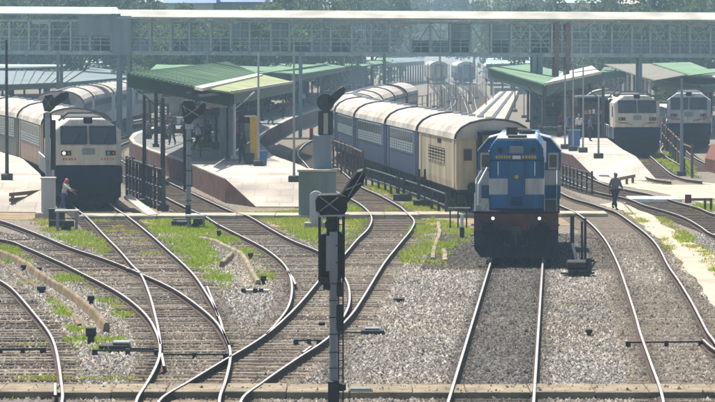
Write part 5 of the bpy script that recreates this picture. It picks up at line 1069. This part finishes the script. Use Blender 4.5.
bench(213, 157.5, 'bench beside the lattice pillars on the island platform'); bench(180, 142, 'bench further left in the shelter shade on the island platform')
def parcels(px, py, seed, label):
    r_ = random.Random(seed); o = thing('parcel_trolley', label, 'trolley', W(px, py, .96), r_.uniform(-.4, .4)); part('deck', MB().box(-.9, .9, -.45, .45, .35, .42), 'wood', o)
    for sx in (-.65, .65):
        for sy in (-.38, .38): part('wheel', MB().cyl((sx, sy - .04, .17), (sx, sy + .04, .17), .17, n=12), 'black_steel', o)
    part('handle', MB().tube([(-.88, -.4, .42), (-1.0, -.4, 1.05), (-1.0, .4, 1.05), (-.88, .4, .42)], .025), 'dark_steel', o)
    for k in range(5):
        x = -.7 + .34 * k; h_ = r_.uniform(.25, .7); part('parcel', MB().box(x - .15, x + .15, -.35, .3, .42, .42 + h_), r_.choice(['wood', 'cloth_white', 'cloth_blue', 'cloth_grey', 'fascia_green', 'cloth_maroon']), o, .02)
for k, (px, py, lb) in enumerate(((158, 139, 'parcel trolley near the left curve of the shaded platform'), (176, 130, 'parcel trolley farther back left under the green shelter'), (198, 143, 'loaded parcel trolley in the middle of the shaded platform'), (217, 128, 'parcel trolley beside the dim kiosk'), (232, 138, 'parcel trolley behind the lattice pillars'), (249, 128, 'parcel trolley behind the yellow board'), (276, 113, 'parcel trolley by the far kiosk'), (550, 137, 'parcel trolley in the butterfly shelter shade'), (578, 133, 'parcel trolley next to the dark kiosk'))): parcels(px, py, k, lb)
for px, py in ((156, 147), (163, 122), (189, 150), (186, 118), (226, 116), (266, 106)): column(s2, px, py, 4.5, m='black_steel', r=.12)
for k in range(6): part('truss', MB().bar(W(138 + k * 12, 85 + k * 2.2, 4.7), W(170 + k * 12, 82 + k * 2.2, 4.6), .12), 'dark_steel', s2)
for k, (px, py) in enumerate(((176, 100), (214, 104), (150, 97))):
    p = W(px, py, 4.0); o = thing('hanging_sign', 'pale hanging board below the green shelter roof, %s' % ('middle one', 'right one above the dim kiosk', 'left one')[k], 'sign', p, group='hanging boards'); part('board', MB().box(-.75, .75, -.04, .04, -.2, .2), 'post_white', o); part('hanger', MB().bar((-.6, 0, .2), (-.6, 0, .75), .04), 'dark_steel', o); part('hanger', MB().bar((.6, 0, .2), (.6, 0, .75), .04), 'dark_steel', o)
# ================================================================== PEOPLE
def skin_mesh(name, V, E, Rd, mats, sub=1):
    me = bpy.data.meshes.new(name); me.from_pydata([tuple(v) for v in V], E, []); o = bpy.data.objects.new(name, me); COL.objects.link(o)
    o.modifiers.new('s', 'SKIN'); sv = me.skin_vertices[0].data
    for i, r in enumerate(Rd): sv[i].radius = r if isinstance(r, tuple) else (r, r); sv[i].use_root = (i == 0)
    sb = o.modifiers.new('d', 'SUBSURF'); sb.levels = sub; sb.render_levels = sub
    dg = bpy.context.evaluated_depsgraph_get(); dg.update(); out = bpy.data.meshes.new_from_object(o.evaluated_get(dg)); bpy.data.objects.remove(o); bpy.data.meshes.remove(me)
    out.name = name; out.materials.clear()
    out.materials.append(MATS[mats]); out.polygons.foreach_set('use_smooth', [True] * len(out.polygons)); return out
def person(label, loc, facing, h, top, bottom, stride=.0, lean=0., arms=(0, 0), elbow=(.25, .25), sit=False, scarf=None, fingers=True):
    """faces local -y; stride moves the left leg forward, the right one back (radians)"""
    o = thing('person', label, 'person', loc, facing); k = h / 1.75
    def rot(v, a, piv): v = v - piv; return piv + Vector((v.x, v.y * math.cos(a) + v.z * math.sin(a), -v.y * math.sin(a) + v.z * math.cos(a)))
    V, E, Rd = [], [], []
    def add(p, r, par=None):
        V.append(Vector(p) * k); Rd.append((r[0] * k, r[1] * k) if isinstance(r, tuple) else r * k)
        if par is not None: E.append((par, len(V) - 1))
        return len(V) - 1
    zb = .93 if not sit else .50; ly = lean
    up = lambda z: Vector((0, -math.sin(ly) * (z - .93), zb + math.cos(ly) * (z - .93)))
    pel = add(up(.93), (.155, .11)); wst = add(up(1.08), (.135, .095), pel); chs = add(up(1.30), (.165, .115), wst); nk0 = add(up(1.46), (.075, .065), chs); nk = add(up(1.53), .055, nk0)
    hd = add(up(1.60) + Vector((0, -.02, 0)), (.070, .085), nk); h2 = add(up(1.67) + Vector((0, -.01, 0)), (.076, .095), hd); h3 = add(up(1.735), (.05, .062), h2)
    nose = add(up(1.635) + Vector((0, -.115, 0)), .014, hd)
    for s in (-1, 1): add(up(1.645) + Vector((s * .085, .01, 0)), .016, hd)
    limbs = {}
    for i, s in enumerate((-1, 1)):
        sh = up(1.42) + Vector((s * .185, 0, 0)); a = arms[i]; e0 = sh + Vector((s * .05, 0, -.29)); w0 = e0 + Vector((s * .01, 0, -.26))
        e1 = rot(e0, a, sh); w1 = rot(rot(w0, a, sh), elbow[i], e1); d = (w1 - e1).normalized()
        a1 = add(sh, .062, chs); a2 = add(e1, .043, a1); a3 = add(w1, .030, a2); a4 = add(w1 + d * .075, (.022, .040), a3)
        limbs['a', s] = (sh, e1, w1)
        if fingers:
            side = Vector((0, 1, 0))
            for f, (off, ln) in enumerate(((-.028, .070), (-.009, .080), (.010, .075), (.028, .058))):
                b = w1 + d * .10 + side * off; q = add(b, .0085, a4); q2 = add(b + d * ln * .5 + Vector((-s * .008, 0, 0)), .008, q); add(b + d * ln + Vector((-s * .03, 0, 0)), .0065, q2)
            t_ = add(w1 + d * .03 - side * .04, .010, a3); add(w1 + d * .075 - side * .058, .008, t_)
        hp = Vector((s * .095, 0, zb - .04)); st = stride * (1 if s < 0 else -1)
        if sit: kn = hp + Vector((s * .04, -.42, .0)); an = kn + Vector((0, .02, -.40)); 
        else:
            kn = rot(hp + Vector((s * .012, 0, -.42)), st, hp); an = rot(kn + Vector((0, 0, -.40)), st - (.30 if st < 0 else .02) * (1 if stride else 0), kn)
        l1 = add(hp, .088, pel); l2 = add(kn, .058, l1); l3 = add(an, .040, l2); l4 = add(an + Vector((0, -.13, -.045)), (.042, .028), l3); limbs['l', s] = (hp, kn, an)
    zmin = min(v.z for v in V) - .025 * k
    dz = Vector((0, 0, -zmin)); V = [v + dz for v in V]; off = dz / k
    part('body', skin_mesh('body', V, E, Rd, 'skin'), None, o)
    # clothing follows the same joints, a little wider
    cv, ce, cr = [], [], []
    def cad(p, r, par=None):
        cv.append((Vector(p) + off) * k); cr.append((r[0] * k, r[1] * k) if isinstance(r, tuple) else r * k)
        if par is not None: ce.append((par, len(cv) - 1))
        return len(cv) - 1
    b0 = cad(up(.90), (.185, .135)); b1 = cad(up(1.08), (.165, .122), b0); b2 = cad(up(1.31), (.195, .14), b1); cad(up(1.46), (.09, .082), b2)
    for s in (-1, 1):
        sh, e1, w1 = limbs['a', s]; c1 = cad(sh, .082, b2); c2 = cad(e1, .062, c1); cad(e1.lerp(w1, .55), .050, c2)
    part('shirt', skin_mesh('shirt', cv, ce, cr, top), None, o)
    cv, ce, cr = [], [], []
    b0 = cad(up(.95), (.175, .13))
    for s in (-1, 1):
        hp, kn, an = limbs['l', s]; c1 = cad(hp, .112, b0); c2 = cad(kn, .083, c1); cad(an + Vector((0, 0, .04)), .068, c2)
    part('trousers', skin_mesh('trousers', cv, ce, cr, bottom), None, o)
    for s in (-1, 1):
        an = limbs['l', s][2] + off; q = [an * k + Vector((0, .03, -.02)), (an + Vector((0, -.06, -.045))) * k, (an + Vector((0, -.16, -.05))) * k]
        part('shoe', skin_mesh('shoe', q, [(0, 1), (1, 2)], [.05 * k, (.052 * k, .04 * k), (.045 * k, .03 * k)], 'shoe'), None, o)
    hc = [(up(1.72) + off) * k, (up(1.68) + off + Vector((0, .045, 0))) * k, (up(1.60) + off + Vector((0, .06, 0))) * k]
    if scarf: hc = [(up(1.74) + off) * k, (up(1.67) + off + Vector((0, .05, 0))) * k, (up(1.52) + off + Vector((0, .10, 0))) * k, (up(1.35) + off + Vector((0, .15, 0))) * k]
    part('scarf' if scarf else 'hair', skin_mesh('hair', hc, [(i, i + 1) for i in range(len(hc) - 1)], [(.088 * k, .10 * k) if not scarf else (.10 * k, .12 * k), (.086 * k, .075 * k) if not scarf else (.11 * k, .10 * k), (.06 * k, .04 * k) if not scarf else (.11 * k, .07 * k), (.13 * k, .05 * k)][:len(hc)], scarf or 'hair'), None, o)
    for s in (-1, 1): part('eye', MB().box((s * .032 - .009) * k, (s * .032 + .009) * k, (-.105) * k + (up(1.655) + off).y * k, -.09 * k + (up(1.655) + off).y * k, (up(1.655) + off).z * k - .006, (up(1.655) + off).z * k + .006), 'hair', o)
    return o
person('man in a dark grey jacket and dark trousers walking across the right hand tracks', W(615, 209.5, -.03) + Vector((0, 0, .0)), R(28), 1.70, 'cloth_grey', 'cloth_dark', stride=.36, lean=.06, arms=(-.35, .32), elbow=(.3, .5))
person('person in a pink headscarf and pale shirt bending beside the white nosed locomotive', W(63.5, 212, GZ + .05), R(75), 1.52, 'cloth_white', 'cloth_blue', stride=.15, lean=.30, arms=(.9, .5), elbow=(.4, .4), scarf='cloth_pink')
for px, py, f, h, t, b, st, sit, lb in ((283, 119, 20, 1.65, 'cloth_dark', 'cloth_dark', .1, False, 'dark clad person standing by the far kiosk under the rear shelter'), (288, 117, 200, 1.6, 'cloth_maroon', 'cloth_grey', 0, False, 'person in a maroon top beside the far kiosk'),
        (223, 157.5, 60, 1.6, 'cloth_white', 'cloth_white', 0, True, 'person in white sitting on the platform bench by the lattice pillars'), (242, 163, 330, 1.66, 'cloth_dark', 'cloth_dark', .05, False, 'dark clad person standing left of the yellow board'),
        (198, 150, 120, 1.62, 'cloth_white', 'cloth_dark', .2, False, 'person in a white shirt walking in the shade of the green shelter'), (187, 139, 10, 1.62, 'cloth_blue', 'cloth_dark', 0, False, 'person in a blue shirt standing near the far bench'), (164, 133, 40, 1.6, 'cloth_pink', 'cloth_maroon', .1, False, 'person in pink near the left edge of the shaded platform'), (271, 125, 80, 1.64, 'cloth_blue', 'cloth_grey', .25, False, 'person in blue walking along the right edge of the island platform'),
        (579, 139, 15, 1.66, 'cloth_white', 'cloth_dark', 0, False, 'person in a white shirt under the butterfly shelter'), (561, 135, 150, 1.62, 'cloth_maroon', 'cloth_dark', .1, False, 'person in a maroon top under the green butterfly wing'), (571, 137, 200, 1.65, 'cloth_blue', 'cloth_grey', .2, False, 'person in a blue top behind the poles of the right platform'), (536, 128, 90, 1.62, 'cloth_grey', 'cloth_dark', 0, False, 'person in grey at the far left of the right platform'),
        (208, 147, 200, 1.66, 'cloth_maroon', 'cloth_dark', .1, False, 'person in a maroon shirt in front of the dim kiosk'), (172, 145, 330, 1.63, 'cloth_grey', 'cloth_grey', .2, False, 'person in grey walking near the shaded platform edge'), (256, 136, 30, 1.62, 'cloth_white', 'cloth_grey', 0, False, 'person in a pale shirt standing behind the yellow board'), (236, 147, 250, 1.6, 'cloth_pink', 'cloth_maroon', 0, False, 'person in pink beside the white shelter post'), (303, 108, 10, 1.65, 'cloth_white', 'cloth_dark', .15, False, 'person in white farther up the island platform'), (312, 105, 60, 1.6, 'cloth_grey', 'cloth_blue', 0, False, 'person in blue trousers farthest up the island platform'), (590, 141, 100, 1.66, 'cloth_grey', 'cloth_dark', 0, False, 'person in grey leaning by the dark kiosk counter')):
    person(lb, W(px, py, .96), R(f), h, t, b, stride=st, arms=(.1, -.1), sit=sit, fingers=False)

# ================================================================== FAR TRAINS, BUILDINGS, TREES
FP = smooth_path([(28, 500), (16.5, 760), (16, 900), (15, 1050)], 2.0)
coach(smooth_path([(15.0, 700), (14, 800)], 2), 0, 40, CREAM, 'cream ended far coach standing in the haze below the footbridge', 'far coaches', False)
coach(smooth_path([(19.8, 690), (19.6, 800)], 2), 0, 44, BLUE, 'blue far coach beside the cream one in the haze', 'far coaches', False)
coach(smooth_path([(25.0, 680), (26, 800)], 2), 0, 40, SILVER, 'silver far coach at the right of the hazy far tracks', 'far coaches', False)

LEAF = {}
def crown_mesh(seed, n, rx, rz, leaf, tone):
    r = np.random.default_rng(seed); nc = 26; cen = r.normal(0, 1, (nc, 3)); cen /= np.linalg.norm(cen, axis=1)[:, None]; cen *= r.uniform(.35, .95, (nc, 1)); cen[:, 2] = cen[:, 2] * .9
    idx = r.integers(0, nc, n); rad = r.uniform(.16, .42, nc); q = r.normal(0, 1, (n, 3)); q /= np.linalg.norm(q, axis=1)[:, None]
    p = cen[idx] + q * (rad[idx] * r.uniform(.35, 1, n) ** .5)[:, None]; p *= np.array([rx, rx, rz])
    u = r.normal(0, 1, (n, 3)); u /= np.linalg.norm(u, axis=1)[:, None]; w_ = np.cross(u, r.normal(0, 1, (n, 3))); w_ /= np.linalg.norm(w_, axis=1)[:, None]
    s = leaf * r.uniform(.6, 1.4, (n, 1)); V = np.stack([p - u * s, p + w_ * s * .5, p + u * s, p - w_ * s * .5], 1).reshape(-1, 3)
    lum = (np.clip(r.normal(1, .25, n), .5, 1.7) * r.uniform(.75, 1.25, nc)[idx])[:, None]; c = np.array(tone)[None] * lum
    return np_mesh('crown', V, np.arange(n * 4).reshape(-1, 4), 'leaves', np.repeat(c, 4, 0))
TONES = [(.075, .12, .04), (.10, .14, .045), (.065, .11, .055), (.12, .155, .055)]
def tree(px, Y, h, rx, v, label, group='trees beyond the footbridge'):
    o = thing('broadleaf_tree', label, 'tree', ((px - CX) / sc(Y), Y, GZ), random.uniform(0, 6), group)
    m = MB(); m.cyl((0, 0, 0), (.1, 0, h * .55), .32, .18, n=8)
    for k in range(5):
        a = k * 1.26 + v; m.cyl((.05, 0, h * (.26 + .06 * k)), (math.cos(a) * rx * .6, math.sin(a) * rx * .6, h * (.5 + .08 * k)), .13, .05, n=6)
    part('trunk', m, 'bark', o)
    c = link('crown', cached(('cr', v), lambda: crown_mesh(40 + v, 9000, 1, 1, .042, TONES[v % 4])), o, (0, 0, h * .56)); c.scale = (rx, rx, h * .45); return o
kinds = ['dense dark green tree', 'yellowish green tree', 'bluish green tree', 'light green loose tree']
spots = [(12, 440, 15.5, 5.6), (48, 455, 17, 6), (82, 435, 16, 5.5), (118, 470, 15, 6), (252, 450, 17, 6), (288, 440, 16.5, 5.5), (322, 465, 17, 5.6), (372, 560, 17, 7), (400, 840, 21, 8), (440, 900, 22, 9), (474, 860, 21, 8), (512, 620, 18, 6.5), (548, 450, 14.0, 5.5), (600, 470, 14.5, 6), (640, 455, 14, 5.6), (676, 440, 16.5, 6), (708, 450, 16, 6), (215, 520, 14, 6.5), (160, 530, 14, 6.5), (-15, 450, 16, 6), (735, 460, 16, 6), (182, 400, 11.6, 5.5), (226, 402, 11.4, 6), (264, 400, 11.8, 5), (146, 440, 13, 5.5)]
place_w = ['at the far left edge', 'second from the left edge', 'left of the blue roofed sheds', 'behind the left end of the blue sheds', 'right of the blue roofed sheds', 'over the middle of the long grey bridge roof', 'left of the pale far block', 'right of the pale far block', 'tallest over the middle coaches', 'behind the far coaches', 'right of the far coaches', 'above the green butterfly wing', 'left of the rusty bridge pillars', 'right of the rusty bridge pillars', 'behind the pale far houses', 'above the far right locomotive', 'at the far right edge', 'behind the blue roofed sheds', 'low behind the stair tower', 'just past the left frame edge', 'just past the right frame edge', 'in front of the left blue shed', 'in front of the right blue shed', 'at the right end of the blue sheds', 'in front of the pale far house']
for i, ((px, Y, h, rx), pw) in enumerate(zip(spots, place_w)): tree(px, Y, h, rx, i % 5, '%s beyond the footbridge, %s' % (kinds[i % 4], pw))
# the far wood that closes the view
fw_n = 26000; xx = rng.uniform(-95, 95, fw_n); yy = rng.uniform(640, 700, fw_n); top = 15 + 3.5 * np.sin(xx * .21) + 2.5 * np.sin(xx * .57 + 1) + 1.5 * np.sin(xx * 1.3)
gap = np.exp(-((xx - 17) / 9) ** 2); top = top * (1 - .0 * gap); zz = GZ + top * rng.uniform(0, 1, fw_n) ** .8
keep = ~((np.abs(xx - 18) < 8) & (zz < 6.0)); xx, yy, zz = xx[keep], yy[keep] + 120 * (np.abs(xx[keep] - 18) < 12), zz[keep]; n = len(xx)
u = rng.normal(0, 1, (n, 3)); u /= np.linalg.norm(u, axis=1)[:, None]; w_ = np.cross(u, rng.normal(0, 1, (n, 3))); w_ /= np.linalg.norm(w_, axis=1)[:, None]; s = rng.uniform(.35, .9, (n, 1)); p = np.stack([xx, yy, zz], 1)
V = np.stack([p - u * s, p + w_ * s * .6, p + u * s, p - w_ * s * .6], 1).reshape(-1, 3); c = np.array([.06, .09, .035])[None] * rng.uniform(.5, 1.5, (n, 1))
tag(link('far_wood', np_mesh('far_wood', V, np.arange(n * 4).reshape(-1, 4), 'leaves', np.repeat(c, 4, 0))), 'hazy far wood closing the view behind the station', 'wood', kind='stuff')
def bush(px, Y, h, r_, v, label):
    o = thing('bush', label, 'bush', ((px - CX) / sc(Y), Y, GZ), random.uniform(0, 6), 'bushes under the footbridge'); c = link('foliage', cached(('cr', v), lambda: crown_mesh(40 + v, 9000, 1, 1, .042, TONES[v % 4])), o, (0, 0, h * .5)); c.scale = (r_, r_, h * .52)
    part('stem', MB().cyl((0, 0, 0), (.05, 0, h * .6), .12, .06, n=6), 'bark', o)
for px, Y, h, r_, v_, lb_ in ((150, 420, 5.5, 4.5, 0, 'right of the stair tower'), (330, 520, 7, 5, 2, 'left of the far canopy'), (575, 560, 6, 5, 3, 'behind the whitish butterfly wing'), (682, 430, 5.5, 4.5, 1, 'above the far right shelter')):
    bush(px, Y, h, r_, v_, 'dark bush seen below the bridge deck, ' + lb_)
def building(px0, px1, pyt, Y, label, mw, mr, floors=3, d=9, pitch=False, name='building'):
    A = At((px0 + px1) / 2, Y); o = thing(name, label, 'building', A.base(GZ)); w2 = (px1 - px0) / A.s / 2; h = A.z(pyt) - GZ
    part('wall', MB().box(-w2, w2, 0, d, 0, h), mw, o)
    if pitch: part('roof', MB().add([(-w2 - .5, -.6, h), (w2 + .5, -.6, h), (w2 + .5, d / 2, h + 1.8), (-w2 - .5, d / 2, h + 1.8), (-w2 - .5, d + .6, h), (w2 + .5, d + .6, h)], [(0, 1, 2, 3), (3, 2, 5, 4), (0, 3, 4), (1, 5, 2), (0, 4, 5, 1)]), mr, o)
    else: part('roof', MB().box(-w2 - .3, w2 + .3, -.3, d + .3, h, h + .3), mr, o)
    n = max(2, int(w2 * 2 / 2.6))
    for f in range(floors):
        for k in range(n):
            x = -w2 + (k + .5) * 2 * w2 / n; z = h * (f + .45) / floors
            wo = part('window', MB().box(x - .5, x + .5, -.04, 0, z - .6, z + .6), 'white_paint', o); part('pane', MB().box(x - .42, x + .42, -.055, -.04, z - .52, z + .52), 'window_dark', wo)
    return o
building(168, 212, 3, 415, 'left one of two long sheds with bright blue roofs behind the bridge', 'wall_pale', 'roof_blue', 2, 8, True); building(214, 268, 2, 420, 'right one of two long sheds with bright blue roofs behind the bridge', 'hut_grey', 'roof_blue', 2, 8, True)
building(342, 366, -8, 500, 'narrow pale block behind the bridge right of the middle', 'coach_pale', 'roof_grey', 4); building(560, 600, 3, 520, 'pale low house far behind the rusty bridge pillars', 'wall_pale', 'roof_teal', 3, 9, True); building(606, 648, 4, 540, 'pinkish low house far behind the bridge on the right', 'wall_pink', 'roof_tan', 3, 9, True); pass
building(128, 160, 2, 480, 'pale far house between the trees left of the blue sheds', 'wall_pale', 'roof_teal', 3, 9, True)

# ================================================================== AIR
hz = MB(); hz.box(-640, 640, -90, 3040, GZ - 1.7, 26.0); ho = link('haze', hz.mesh('haze', 'concrete')); tag(ho, 'pale blue morning haze over the whole yard', 'haze', kind='stuff')
hm = bpy.data.materials.new('haze'); hm.use_nodes = True; n_ = hm.node_tree; n_.nodes.remove(n_.nodes['Principled BSDF']); pv = n_.nodes.new('ShaderNodeVolumePrincipled')
pv.inputs['Color'].default_value = (.55, .80, 1.0, 1); pv.inputs['Density'].default_value = .00042; n_.links.new(pv.outputs[0], n_.nodes['Material Output'].inputs['Volume'])
ho.data.materials.clear(); ho.data.materials.append(hm); ho.display_type = 'WIRE'
